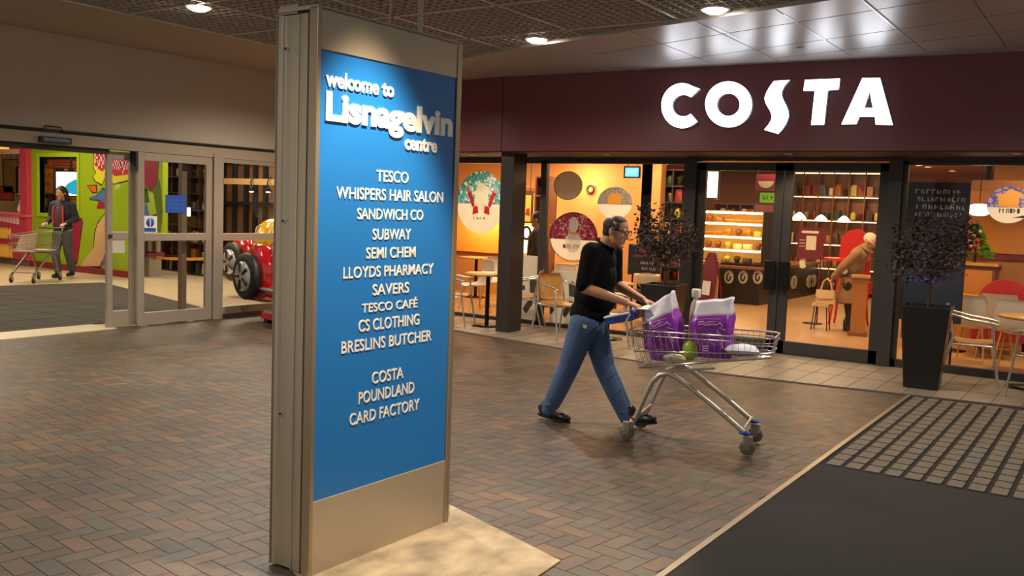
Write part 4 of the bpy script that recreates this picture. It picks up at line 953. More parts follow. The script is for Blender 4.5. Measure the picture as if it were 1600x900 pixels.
# goods on shelves: individual things from a few shared meshes
def proto_jar(): return MB().lathe([(0, 0), (.045, 0), (.05, .015), (.05, .10), (.04, .125), (.04, .14), (0, .14)], 14)
def proto_box(): return MB().rbox(-.055, .055, -.04, .04, 0, .17, .006, 2)
def proto_cup(): return MB().lathe([(0, 0), (.032, 0), (.046, .11), (.049, .112), (.049, .118), (0, .12)], 14)
def proto_bag(): return MB().prism([(-.06, -.035, 0), (.06, -.035, 0), (.055, -.03, .17), (.03, -.01, .20), (-.03, -.01, .20), (-.055, -.03, .17)], (0, .065, 0))
gcol = ['#c8a878', '#7b1d24', '#d9cdb6', '#4a2b18', '#a86a2a', '#3d4a3a', '#8b2a22', '#c6b24a']
GM = {}
def goods(kind, ci):
    k = (kind, ci)
    if k not in GM:
        mb = {'jar': proto_jar, 'box': proto_box, 'cup': proto_cup, 'coffee_bag': proto_bag}[kind](); o = mb.build(kind, mat('goods %d' % ci, gcol[ci], .45)); GM[k] = o.data; COL.objects.unlink(o); bpy.data.objects.remove(o)
    return GM[k]
CN = ['tan', 'maroon', 'cream', 'dark brown', 'orange', 'olive', 'red', 'yellow']
def stock(info, rows, where, seed, per=5, depth=.12, fill=1.0):
    t, a, H, x0, x1, z0, z1 = info; R = random.Random(seed)
    for r in range(rows):
        for k in range(per):
            if R.random() > fill: continue
            kind = R.choice(['jar', 'box', 'cup', 'coffee_bag']); ci = R.randrange(8); x = x0+(x1-x0)*(k+.5)/per+R.uniform(-.02, .02)
            z = z0+(H*r/rows if r else .03); o = bpy.data.objects.new(kind, goods(kind, ci)); COL.objects.link(o); o.location = (x, t.location.y+depth, z+.001); o.rotation_euler = (0, 0, R.uniform(-.3, .3))
            s_ = min(1.25, (H/rows-.04)/.2); o.scale = (s_, s_, s_)
            tag(o, '%s %s standing on %s' % (CN[ci], kind.replace('_', ' '), where), kind.replace('_', ' '), '%s %ss on %s' % (CN[ci], kind.replace('_', ' '), where))
inf = shelf_unit('display_shelf', 'dark wooden display shelf beside the narrow window strip', 832, 275, 852, 505, 13.6, 7, 1, wood); stock(inf, 7, 'the narrow dark shelf', 3, 2)
inf = shelf_unit('bookcase', 'tall dark bookcase beyond the window behind the first potted tree', 996, 264, 1074, 440, 15.2, 7, 3, dwood, back=mat('bookcase back', '#5a3c22', .6)); stock(inf, 7, 'the tall dark bookcase', 4, 6)
struct(MB().box(at(1006, 300, 15.1).x, at(1022, 300, 15.1).x, 15.0, 15.19, 0, 2.75).build('trim_16', dwood))
t, a, b = board('screen', 'small bright blue screen hung high near the bookcase', 'screen', 977, 262, 998, 276, 14.2, mat('blue screen', '#3d9ae8', .3, emit=2.2, ecol='#58b4ff'), MATS['black plastic'], hold='hang'); scribble(t, a, b, chalkw, 2, 4)
t, a, b = board('chalkboard', 'dark chalkboard with pink and white scrawl behind the first potted tree', 'chalkboard', 984, 385, 1030, 428, 13.2, mat('slate', '#1d1a20', .7), dwood, hold='legs'); scribble(t, a, b, mat('pink chalk', '#c8506a', .8), 2, 5, z0=.1, z1=.85); scribble(t, a, b, chalkw, 2, 8, x0=-.3, z0=-.8, z1=.0)
bw = thing('bowl', 'wide white bowl planter below the chalkboard scrawl', 'bowl', tuple(at(1010, 455, 12.9)), 0)
MB().lathe([(0, 0), (.07, 0), (.13, .10), (.19, .22), (.2, .26), (.185, .26), (.12, .1), (0, .05)], 28).build('dish', mat('white ceramic', '#d8cdb8', .35), bw); MB().ell((0, 0, .23), (.17, .17, .05)).build('filling', mat('brown filling', '#6a4426', .8, 0, .4, 30, .5), bw)
bt_ = thing('console_table', 'dark console table carrying the white bowl', 'table', (bw.location.x, 12.95, .004)); zt = bw.location.z-.004
MB().box(-.5, .5, -.22, .22, zt-.035, zt).build('tabletop', dwood, bt_)
for qx in (-.46, .46):
    for qy in (-.18, .18): MB().box(qx-.02, qx+.02, qy-.02, qy+.02, 0, zt-.035).build('leg', dwood, bt_)
# standing dark coat person by the cow screen
def figure(name_label, loc, rz, prims, mats, head_c, head_R, s=1.0): pass
# --- serving counter with white cup discs
ctr = thing('serving_counter', 'long black serving counter with a row of white oval cup marks', 'counter', (-5.9, 17.4, .004))
cb = mat('black counter front', '#1d1a18', .4, 0, .1, 4)
MB().box(-3.4, 0, 0, .8, 0, .68).build('front', cb, ctr); MB().box(-.8, 0, .8, 3.9, 0, .68).build('front', cb, ctr)
MB().box(-3.45, .05, -.06, .82, .68, .73).build('worktop', wood, ctr); MB().box(-.85, .05, .82, 3.9, .68, .73).build('worktop', wood, ctr)
ov = [(math.cos(2*PI*i/24), math.sin(2*PI*i/24)) for i in range(24)]
for k, px in enumerate((1117, 1139, 1161, 1184)):
    p = at(px, 433, 17.4); o = MB().prism([(p.x+5.9+.095*c, -.008, p.z-.004+.13*s_) for c, s_ in ov], (0, .006, 0)).build('cup_mark', pw, ctr)
    MB().tube([(p.x+5.9+.035*math.cos(u), -.012, p.z-.004+.07*math.sin(u)) for u in [PI/2+1.6*PI*i/14 for i in range(15)]], .014, 6).build('line_mark', MATS['ink black'], o)
for k, px in enumerate((1241, 1265, 1290)):
    p = atx(px, 441 if px < 1300 else 448, -5.89); 
    if p.y > 22.9: continue
    yy = min(p.y-17.4, 3.6); hz = max(p.z-.004, .32); rr = .22
    o = MB().prism([(.002, yy+rr*c, hz+.14*s_) for c, s_ in ov], (.006, 0, 0)).build('cup_mark', pw, ctr); MB().box(.008, .011, yy-.02, yy+.02, hz-.10, hz+.08).build('line_mark', MATS['ink black'], o)
# lit cake display on the counter
cs = thing('cake_display', 'brightly lit glass cake display full of pastries on the counter', 'display case', (-6.72, 17.55, .738))
wd = .78; MB().box(-wd, wd, .0, .5, 0, .04).build('base', MATS['dark metal'], cs)
for z in (.30, .56, .82, 1.04): MB().box(-wd, wd, .02, .5, z, z+.018).build('shelf_board', mat('pale shelf', '#d8c8a8', .3), cs); MB().box(-wd+.05, wd-.05, .03, .055, z-.03, z-.002).build('strip_light', mat('warm strip', '#ffffff', .4, emit=16, ecol='#ffdf9a'), cs)
for q in (-1, 1): MB().box(q*wd-.012, q*wd+.012, 0, .5, 0, 1.06).build('side_post', MATS['dark metal'], cs)
MB().box(-wd, wd, .49, .5, 0, 1.06).build('back_panel', mat('warm back', '#e0b060', .5), cs)
MB().box(-wd, wd, -.006, 0, 0, 1.06).build('pane', clear, cs)
pm = [mat('pastry gold', '#c98a35', .6, 0, .3, 20), mat('cake cream', '#e6d3a8', .5), mat('cake chocolate', '#4a2614', .5), mat('cake lemon', '#d8c050', .5), mat('cake berry', '#8a4a30', .5)]
R = random.Random(12); PMs = {}
for r, z in enumerate((.041, .319, .579, .839)):
    for k in range(7):
        kind = R.choice(['muffin', 'cake', 'croissant']); mi = R.randrange(5)
        if kind == 'croissant': mi = 0
        if (kind, mi) not in PMs:
            mb = MB()
            if kind == 'muffin': mb.lathe([(0, 0), (.04, 0), (.055, .06), (.07, .08), (.06, .12), (0, .14)], 14)
            elif kind == 'cake': mb.lathe([(0, 0), (.09, 0), (.095, .01), (.095, .09), (.085, .10), (0, .10)], 20)
            else:
                mb.tube([(.09*math.cos(u), .05*math.sin(u), .04) for u in [PI*i/8 for i in range(9)]], [.012, .022, .032, .038, .042, .038, .032, .022, .012], 8)
            o = mb.build(kind, pm[mi]); PMs[(kind, mi)] = o.data; bpy.data.objects.remove(o)
        o = bpy.data.objects.new(kind, PMs[(kind, mi)]); COL.objects.link(o); o.location = (-6.72-.62+k*.205, 17.80, .738+z)
        if kind == 'croissant': o.location.z += .004
        nmx = ['golden', 'cream', 'chocolate', 'lemon', 'berry'][mi]; sh_ = ['lowest', 'second', 'third', 'top'][r]
        tag(o, '%s %s on the %s shelf of the lit cake display' % (nmx, kind, sh_), 'pastry', '%s %ss on the %s display shelf' % (nmx, kind, sh_))
lampglow((-6.72, 17.2, 1.98), 30, .1)  # unseen point light, added to brighten the cakes
# coffee machine, hanging signs and menu
cm_ = thing('coffee_machine', 'chrome coffee machine on the counter beyond the cake display', 'coffee machine', (-7.78, 17.9, .738))
MB().rbox(-.25, .25, -.2, .2, .35, .62, .03).build('housing', cal, cm_); MB().rbox(-.25, .25, -.2, .2, 0, .08, .02).build('drip_tray', MATS['dark metal'], cm_); MB().rbox(-.25, .25, .05, .2, .08, .35, .02).build('back_panel', cal, cm_)
for q in (-.12, .12): MB().tube([(q, -.1, .35), (q, -.1, .28), (q, -.24, .27)], .018, 8).build('group_head', MATS['black metal'], cm_)
t, a, b = board('poster_lightbox', 'tilted white lit poster hanging over the cake display', 'poster', 1103, 268, 1122, 309, 16.4, lit, dwood, hold='hang')
t, a, b = board('cup_sign', 'round topped maroon cup sign hanging inside the glass door', 'sign', 1181, 272, 1213, 298, 16.0, maroon, None); MB().prism([(a*.75*math.cos(PI+PI*i/16), -.006, .12*b+b*.8*math.sin(PI+PI*i/16)) for i in range(17)], (0, .005, 0)).build('cup_print', pw, t)
MB().tube([(-a*.8, .01, b), (-a*.8, .01, 2.78-t.location.z)], .004, 6).tube([(a*.8, .01, b), (a*.8, .01, 2.78-t.location.z)], .004, 6).build('hanger', MATS['black metal'], t)
t, a, b = board('green_sign', 'small bright green sign below the maroon cup sign', 'sign', 1187, 301, 1213, 317, 16.05, mat('sign green', '#6fae1c', .5, emit=.3, ecol='#6fae1c'), dwood); scribble(t, a, b, pblk, 1, 6, h=.6)
t, a, b = board('wall_panel', 'plain maroon wall panel behind the hanging green sign', 'panel', 1178, 320, 1214, 372, 18.4, maroon, dwood)
for k, (px, lb) in enumerate(((1172, 'brown back bar shelf of bottles seen through the glass door over the cakes'), (1300, 'long lit back bar shelf seen through the right hand glass door'))):
    if k == 0: inf = shelf_unit('back_bar', 'brown back bar shelf seen above the lit cake display', 1112, 318, 1196, 440, 21.2, 5, 4, wood); stock(inf, 5, 'the back bar over the cakes', 21, 10)
    else: inf = shelf_unit('back_bar', 'long lit back bar shelf beyond the maroon stand', 1228, 268, 1372, 455, 21.4, 5, 6, wood, lamp=True); stock(inf, 5, 'the long lit back bar', 22, 12)
# maroon menu stand in front of the counter side
ms = thing('menu_stand', 'maroon menu stand with a white sheet in front of the counter', 'stand', tuple(at(1261, 470, 15.2).xy)+(.004,))
zz = at(1261, 405, 15.2).z; z2 = at(1261, 356, 15.2).z
MB().box(-.21, .21, -.01, .01, zz, z2).build('board', maroon, ms); MB().box(-.07, .09, -.014, -.01, zz+.15, z2-.13).build('white_sheet', chalkw, ms); MB().box(-.15, .12, -.014, -.01, z2-.09, z2-.05).build('lettering', chalkw, ms)
MB().box(-.18, -.09, -.014, -.01, zz+.3, zz+.31).box(-.18, -.09, -.014, -.01, zz+.25, zz+.26).box(-.18, -.09, -.014, -.01, zz+.2, zz+.21).build('text_lines', chalkw, ms)
MB().tube([(.17, .02, 0), (.17, .02, zz)], .012, 8).build('pole', maroon, ms); MB().lathe([(0, 0), (.16, 0), (.15, .012), (0, .015)], 24, (.1, .02, 0)).build('base', MATS['black metal'], ms)
MB().prism([(x, -.012, zz-.03+z) for x, z in ((-.16, 0), (-.08, 0), (-.05, -.10), (-.10, -.13), (-.15, -.11))], (0, .004, 0)).build('tag_shape', chalkw, ms)
# red easel sign by the first door
es = thing('easel_sign', 'narrow maroon easel sign standing just inside the first glass door', 'sign', (at(1098, 500, 12.6).x-.02, 12.6, .004), math.radians(-30)); zt = at(1098, 395, 12.6).z
MB().prism([(-.17, 0, .02), (.17, 0, .02), (.15, .12, zt-.12), (.08, .13, zt), (-.08, .13, zt), (-.15, .12, zt-.12)], (0, .02, 0)).build('board', maroon, es); MB().prism([(-.10, .055-.006, .55), (.08, .055-.006, .55), (.08, .075-.006, .75), (-.10, .075-.006, .75)], (0, .004, 0)).build('white_print', chalkw, es)
for q in (-.13, .13): MB().tube([(q, .34, 0), (q*.7, .155, zt-.1)], .014, 8).build('back_leg', maroon, es)
# wooden high stool seen beside it
hs = thing('ladder_stool', 'tall slim wooden stool with rungs beside the maroon easel sign', 'stool', (at(1088, 500, 13.0).x, 13.2, .004)); zt = .98
for qx in (-.15, .15):
    for qy in (-.15, .15): MB().box(qx-.02, qx+.02, qy-.02, qy+.02, 0, zt).build('leg', tabw, hs)
MB().rbox(-.19, .19, -.19, .19, zt, zt+.035, .02).build('seat', tabw, hs)
for z in (.3, .55, .8): MB().box(-.14, .14, -.165, -.14, z, z+.03).build('rung', tabw, hs)
# white shell chairs inside
whs = mat('white shell', '#cfc3b2', .35)
def shell_chair(label, loc, rz):
    t = thing('shell_chair', label, 'chair', loc, rz, 'white shell chairs inside the cafe')
    shell([(-.22, .84), (-.225, .78), (-.215, .68), (-.19, .56), (-.15, .48), (-.08, .45), (.02, .445), (.12, .45), (.2, .445)], .46, .01, .03).build('seat', whs, t)
    for qx in (-.17, .17):
        for qy in (-.19, .19): MB().tube([(qx*1.15, qy*1.15, 0), (qx*.7, qy*.8, .44)], .011, 8).build('leg', tabw, t)
    return t
sc_ = shell_chair('white shell chair inside the window, closest to the black planter', (at(1520, 500, 12.7).x, 12.7, .004), math.radians(80))
for (x, y, a, lb) in [(at(1556, 500, 13.3).x, 13.3, 100, 'white shell chair inside the window, middle one behind the beech table'), (at(1592, 500, 12.45).x, 12.45, 85, 'white shell chair inside the window at the picture edge'),
                      (at(742, 480, 12.15).x, 12.15, -120, 'white shell chair inside the window behind the table by the blue sign'), (at(772, 480, 13.1).x, 13.1, -70, 'white shell chair inside, half behind the charcoal post'), (at(868, 480, 12.5).x, 12.5, -100, 'white shell chair inside below the crimson disc'), (at(914, 470, 12.8).x, 12.8, -60, 'white shell chair inside, deeper behind the crimson disc')]:
    dup(sc_, (x, y, .004), math.radians(a), lb)
for (px, Y, lb) in [(1488, 13.6, 'round beech table inside behind the white shell chairs'), (895, 14.1, 'round beech table inside under the crimson disc'), (742, 14.1, 'round beech table inside behind the winter disc')]:
    dup(ct, (at(px, 480, Y).x, Y, .004), 0, lb)
# right hand window: chalkboard, pendant, wooden board, tree, seats
t, a, b = board('chalkboard', 'tall blue black chalkboard behind the second potted tree, white scrawl at its top', 'chalkboard', 1414, 288, 1506, 500, 12.2, mat('blue slate', '#1c2a3a', .6, 0, .2, 4), dwood, hold='legs'); scribble(t, a, b, chalkw, 4, 17, -.92, .95, .50, .95, h=.55); scribble(t, a, b, mat('violet chalk', '#6a58d8', .8), 3, 23, -.85, .3, -.5, .1, 'doodle', .4); scribble(t, a, b, MATS['pink chalk'], 2, 29, .0, .9, -.2, .2, 'doodle', .3)
wb_ = thing('ceiling_beam', 'brown wooden beam across the cafe ceiling above the wooden board', 'beam', (-.6, 14.0, at(1500, 289, 14).z)); MB().box(-1.3, 3, 0, .15, -.06, .07).build('beam', wood, wb_)
for q in (-1.1, 1.5): MB().box(q-.03, q+.03, .03, .1, .07, 2.775-wb_.location.z).build('hanger', MATS['black metal'], wb_)
for i_, (px, py_, lb) in enumerate([(1249, 338, 'white glowing dome pendant over the counter nearest the door stile'), (1266, 341, 'white glowing dome pendant above the maroon menu stand'), (1287, 342, 'white glowing dome pendant beside the red moulded chair')]):
    q = thing('pendant_lamp', lb, 'lamp', tuple(at(px, py_, 17.0)), 0, 'dome pendants over the counter'); MB().lathe([(.17, -.05), (.15, -.01), (.09, .04), (.03, .07), (.0, .075)], 22).build('shade', MATS['lit sheet white'] if 'lit sheet white' in MATS else mat('lit sheet white', '#ffffff', .4, emit=4, ecol='#fff0d0'), q); MB().tube([(0, 0, .07), (0, 0, 2.78-q.location.z)], .006, 6).build('cord', MATS['black metal'], q); q.location.y = 17.0+.7*i_; q.scale = (.72, .72, 1)
pd = thing('pendant_lamp', 'glowing white oval pendant lamp in front of the wooden board', 'lamp', tuple(at(1530, 328, 12.9)))
MB().lathe([(0, -.075), (.07, -.068), (.125, -.04), (.15, 0), (.125, .045), (.07, .07), (0, .078)], 28).build('shade', mat('lit shade', '#ffffff', .4, emit=7, ecol='#fff0cc'), pd); MB().tube([(0, 0, .07), (0, 0, 2.78-pd.location.z)], .006, 6).build('cord', MATS['black metal'], pd)
t = thing('notice_board', 'large blank wooden board with rounded corners behind the pendant lamp', 'board', tuple(at(1560, 350, 14.94))); bb = mat('orange wood', '#b5752e', .5, 0, .2, 5, stretch=(1, 1, .2)); MB().prism([(x, 0, z) for x, z in ((-.62, .55), (1.3, .55), (1.3, -.42), (-.5, -.42), (-.58, -.38), (-.62, -.30))], (0, .05, 0)).build('board', bb, t)
ft = thing('christmas_tree', 'small green tinsel tree with red and white ornaments inside the window', 'tree', (at(1522, 420, 14.6).x, 14.6, at(1522, 405, 14.6).z-.02)); fz = ft.location.z
lf = MB(); R = random.Random(31); gl = mat('tinsel green', '#3f7a1e', .5, 0, .4, 5)
for k in range(420):
    z = R.random(); rr = (1-z)*.26*R.uniform(.5, 1); a_ = R.uniform(0, 2*PI); c = V((rr*math.cos(a_), rr*math.sin(a_), .04+z*.48)); d = V((math.cos(a_), math.sin(a_), R.uniform(-.5, .1))).normalized(); s_ = d.orthogonal()*.012; L = .09; lf.add([c-d*L*.3-s_, c-d*L*.3+s_, c+d*L*.7], [(0, 1, 2)])
lf.build('foliage', gl, ft); MB().tube([(0, 0, -.02), (0, 0, .5)], [.02, .006], 8).build('trunk', bark, ft)
for k in range(9):
    z = R.uniform(.05, .8); a_ = R.uniform(PI, 2*PI); rr = (1-z)*.24; MB().ell((rr*math.cos(a_), rr*math.sin(a_), .06+z*.45), (.028, .028, .028), n=10, m=8).build('ornament', [mat('ornament red', '#c01c1c', .2), mat('ornament pale', '#d8c6c6', .2)][k % 2], ft)
cb_ = thing('sideboard', 'brown wooden sideboard under the green tinsel tree', 'sideboard', (at(1505, 440, 14.6).x-.1, 14.65, .004)); H = fz-.026
MB().box(-.7, .55, -.25, .3, H-.04, H).build('worktop', tabw, cb_); MB().box(-.66, .51, -.2, .28, 0, H-.04).build('carcass', wood, cb_)
for k in range(2): MB().box(-.62+k*.58, -.1+k*.58, -.215, -.2, .06, H-.1).build('door', bb, cb_)
rc = mat('red upholstery', '#a31a22', .7, 0, .15, 8)
def armchair(label, loc, rz):
    t = thing('armchair', label, 'armchair', loc, rz, 'red armchairs'); MB().rbox(-.33, .33, -.3, .3, .18, .46, .06).build('seat', rc, t)
    u = MB(); pts = []
    for i in range(17): a_ = PI*i/16; pts.append(V((-.34*math.cos(a_), .30, .45+.52*math.sin(a_)**.6)))
    u.prism(pts, (0, -.12, 0)); u.build('backrest', rc, t)
    for q in (-1, 1): MB().rbox(q*.33-.06, q*.33+.06, -.3, .2, .18, .62, .03).build('armrest', rc, t)
    for qx in (-.27, .27):
        for qy in (-.24, .24): MB().tube([(qx, qy, 0), (qx*.95, qy*.95, .19)], [.014, .02], 8).build('leg', dwood, t)
    return t
ac = armchair('red armchair inside the window under the violet disc', (at(1572, 470, 13.9).x, 13.9, .004), math.radians(10))
t, a, b = board('wall_panel', 'maroon wall panel under the large blank wooden board', 'panel', 1532, 376, 1606, 406, 14.96, maroon)
# red tub seat and timber post beside the woman
hc_ = thing('high_chair', 'bright red moulded chair with a tray behind the woman in the beige coat', 'chair', (at(1326, 470, 15.6).x, 15.6, .004)); hr = mat('bright red plastic', '#d02a18', .35); ztp = at(1328, 358, 15.6).z
pts = [V((-.22, 0, .42)), V((.30, 0, .42)), V((.28, 0, ztp-.28))]+[V((.045+.235*math.cos(PI*i/14), 0, ztp-.25+.25*math.sin(PI*i/14))) for i in range(15)]+[V((-.19, 0, ztp-.3))]
MB().prism(pts, (0, .06, 0)).build('backrest', hr, hc_); MB().rbox(-.36, .30, -.35, .0, ztp-.52, ztp-.475, .05).build('tray', hr, hc_); MB().rbox(-.2, .28, -.3, .03, .42, .5, .05).build('seat', hr, hc_)
for qx in (-.18, .26):
    for qy in (-.26, .03): MB().tube([(qx*1.2, qy*1.1, 0), (qx, qy, .43)], .02, 8).build('leg', hr, hc_)
tp = thing('timber_post', 'square timber post the woman in the beige coat leans over', 'post', (-3.30, 14.2, .004), math.radians(10))
MB().box(-.10, .10, -.08, .08, 0, .86).build('post', mat('oak', '#a4682e', .5, 0, .2, 6, stretch=(1, 1, .1)), tp); MB().box(-.13, .13, -.11, .11, .86, .90).build('cap', tabw, tp); MB().box(-.13, .13, -.11, .11, 0, .05).build('plinth', wood, tp)
# --- woman in beige coat bending forward
coat = mat('beige wool', '#8a6a42', .9, 0, .2, 14, .4)
wo = thing('person', 'woman in a beige coat and pale hat bending over a post, cream handbag in hand', 'person', (-3.5, 14.62, .004), 0)
b = MB(); hdc = (.19, 0, 1.385); Rw = Ry(35)
b.cone((-.06, 0, .86), .12, (.03, 0, 1.12), .13); b.cone((.03, 0, 1.12), .12, (.12, 0, 1.25), .08); b.cone((.10, 0, 1.24), .055, (.15, 0, 1.32), .05); P = head(b, hdc, Rw, .95)
for q in (-1, 1):
    sx = .03; b.cone((.07, q*.16, 1.20), .05, (-.12, q*.20, 1.0), .04); b.cone((-.12, q*.20, 1.0), .038, (-.27 if q < 0 else -.05, q*.19, .80), .026)
    hand(b, (-.27 if q < 0 else -.05, q*.19, .80), (-.35, 0, -.95), (.9, 0, -.3), (0, -q, 0), .95, (40, 60, 45))
for q in (-1, 1): b.cone((-.06, q*.09, .84), .085, (.0+.03*q, q*.09, .46), .055); b.cone((.0+.03*q, q*.09, .46), .055, (-.03-.05*q, q*.09, .10), .036); b.cone((-.03-.05*q, q*.09, .08), .036, (.06-.05*q, q*.09, .035), .028)
remesh(b.build('body', skin, wo), .007, 4); eyes(wo, P, .95)
c = MB(); c.ell((-.02, 0, 1.0), (.15, .20, .20), Ry(20)); c.ell((.06, 0, 1.17), (.14, .20, .13), Ry(40)); c.cone((.10, 0, 1.25), .10, (.14, 0, 1.30), .075)
c.lathe([(0, .43), (.205, .43), (.20, .50), (.165, .72), (.14, .95), (0, .95)], 24, (-.045, 0, 0))
for q in (-1, 1): c.cone((.06, q*.17, 1.20), .075, (-.12, q*.205, 1.0), .065); c.cone((-.12, q*.205, 1.0), .065, (-.25 if q < 0 else -.05, q*.19, .83), .048)
co = remesh(c.build('coat', coat, wo), .010, 4)
dkb = mat('dark beige seam', '#6a4520', .8)
MB().tube([(-.05+.158*math.cos(u), .172*math.sin(u), .86+.02*math.cos(u)) for u in [2*PI*i/28 for i in range(28)]], .018, 8, True).build('belt', dkb, wo)
MB().tube([(.135+.075*math.cos(u)+.02, .085*math.sin(u), 1.275-.05*math.cos(u)) for u in [2*PI*i/24 for i in range(24)]], .024, 8, True).build('collar', coat, wo)
MB().tube([(-.045+.203*math.cos(u), .203*math.sin(u), .445) for u in [2*PI*i/28 for i in range(28)]], .010, 8, True).build('hem', dkb, wo)
for q in (-1, 1): MB().tube([(-.03, q*.175, .78), (-.10, q*.18, .70)], .012, 6).build('pocket_welt', dkb, wo); MB().tube([(-.235 if q < 0 else -.05, q*.19-.055, .845), (-.25 if q < 0 else -.05, q*.19+.055, .83)], .012, 6).build('cuff_strap', dkb, wo)
bd = MB().lathe([(0, 0), (.075, 0), (.075, .012), (0, .014)], 24, axis='Y').xf(Matrix.Translation((-.10, -.205, .93))); bd.build('badge', mat('badge ring', '#4d1a18', .5), wo)
MB().ell((-.10, -.207, .93), (.05, .012, .05)).build('badge_face', chalkw, wo)
ht = MB(); ht.ell(P(-.015, 0, .045), (.105, .092, .092), Rw); ht.tube([P(.10*math.cos(u)-.01, .085*math.sin(u), .025-.02*math.cos(u)) for u in [2*PI*i/20 for i in range(20)]], .016, 8, True)
ht.build('hat', mat('pale pink knit', '#d9b8a4', .9, 0, .2, 40, .6), wo)
tr = MB()
for q in (-1, 1): kk = (.0+.03*q, q*.09, .46); aa = (-.03-.05*q, q*.09, .10); tr.cone((-.05, q*.085, .70), .10, kk, .075); tr.cone(kk, .075, aa, .060)
remesh(tr.build('trousers', mat('black trousers', '#17130f', .8), wo), .010, 3)
for q in (-1, 1):
    x = -.03-.05*q; f = MB(); f.cone((x, q*.09, .14), .062, (x, q*.09, .05), .056); f.cone((x, q*.09, .045), .045, (x+.16, q*.09, .035), .033); f.box(x-.05, x-.01, q*.09-.03, q*.09+.03, .0, .03)
    remesh(f.build('boot', MATS['black leather'], wo), .008, 3)
hb = thing('handbag', 'cream handbag hanging from the hand of the woman in the beige coat', 'bag', (-3.84, 14.42, .42)); cbm = mat('cream leather', '#c8a878', .5, 0, .1, 8)
MB().prism([(-.15, -.05, 0), (.15, -.05, 0), (.135, -.035, .20), (-.135, -.035, .20)], (0, .10, 0)).build('bag_body', cbm, hb); MB().prism([(-.14, -.062, .21), (.13, -.062, .21), (.12, -.058, .09), (-.10, -.058, .07), (-.15, -.06, .12)], (0, .012, 0)).build('flap', mat('pale leather flap', '#d9bd90', .5), hb)
for q in (-.03, .03): MB().tube([(-.09, q, .19), (-.06, q, .33), (.0, q, .385), (.06, q, .33), (.09, q, .19)], .008, 8).build('strap', cbm, hb)
sd_ = thing('side_stool', 'small cream stool on thin legs under the cream handbag', 'stool', (-3.90, 14.42, .004)); MB().rbox(-.13, .13, -.1, .1, .37, .41, .03).build('seat', cbm, sd_)
for q in (-1, 1): MB().tube([(q*.12, -.08, 0), (q*.09, -.06, .37)], .009, 6).build('leg', MATS['black metal'], sd_); MB().tube([(q*.12, .08, 0), (q*.09, .06, .37)], .009, 6).build('leg', MATS['black metal'], sd_)
# --- dark coated customer behind the narrow window strip
cu = thing('person', 'customer in a long dark coat standing behind the narrow window strip by the post', 'person', (at(838, 450, 12.9).x, 12.9, .004), math.radians(200))
b = MB()
for q in (-1, 1): b.cone((0, q*.09, .85), .085, (0, q*.09, .46), .055); b.cone((0, q*.09, .46), .052, (-.01, q*.09, .08), .036); b.cone((0, q*.09, .05), .036, (.12, q*.09, .03), .026); b.cone((0, q*.19, 1.30), .05, (-.03, q*.24, 1.05), .042); b.cone((-.03, q*.24, 1.05), .04, (.10, q*.24, .84), .026); hand(b, (.10, q*.24, .84), (.4, 0, -.9), (0, -q, 0), (1, 0, .2), 1, (20, 30, 20))
b.cone((0, 0, .9), .13, (0, 0, 1.25), .14); b.cone((0, -.12, 1.31), .06, (0, .12, 1.31), .06); b.cone((0, 0, 1.35), .055, (.02, 0, 1.45), .052); P = head(b, (.03, 0, 1.53), Ry(5)); remesh(b.build('body', skin, cu), .008, 4); eyes(cu, P)
c = MB(); c.cone((0, 0, .62), .20, (0, 0, 1.20), .17); c.cone((0, -.13, 1.30), .085, (0, .13, 1.30), .085)
for q in (-1, 1): c.cone((0, q*.19, 1.29), .075, (-.03, q*.24, 1.05), .065); c.cone((-.03, q*.24, 1.05), .065, (.09, q*.24, .87), .045)
remesh(c.build('coat', mat('charcoal wool', '#27221f', .9), cu), .011, 4)
tr = MB()
for q in (-1, 1): tr.cone((0, q*.09, .75), .10, (0, q*.09, .46), .08); tr.cone((0, q*.09, .46), .08, (-.01, q*.09, .12), .065)
remesh(tr.build('trousers', MATS['black trousers'], cu), .010, 3)
h = MB(); h.ell(P(-.02, 0, .04), (.10, .088, .095), Ry(5)); h.ell(P(-.06, 0, -.02), (.06, .075, .08)); remesh(h.build('hair', hairm, cu), .008, 3)
for q in (-1, 1): f = MB(); f.cone((0, q*.09, .06), .05, (.15, q*.09, .04), .038); remesh(f.build('shoe', MATS['black leather'], cu), .008, 3)
# ceiling spots of the cafe
i = 0
for (px, py) in ((760, 252), (833, 262), (912, 262), (1040, 258), (1290, 262), (1148, 258), (1450, 262), (1488, 268), (1575, 262), (1435, 272)):
    p = atf(px, py, 2.77)
    if not (12 < p.y < 21.6): p = at(px, py, 19 if p.y > 21 or p.y < 0 else 13)
    if not -11.5 < p.x < 2.8: continue
    t = thing('cafe_downlight', 'tiny warm round downlight in the cafe ceiling', 'light', (p.x, p.y, 2.776), 0, 'cafe ceiling downlights')
    MB().lathe([(0, -.012), (.06, -.012), (.06, 0), (0, 0)], 16).build('lens', mat('cafe lens', '#ffffff', .3, emit=16, ecol='#ffdca0'), t); MB().lathe([(.062, -.016), (.08, -.016), (.08, 0), (.062, 0)], 18).build('ring', cal, t)
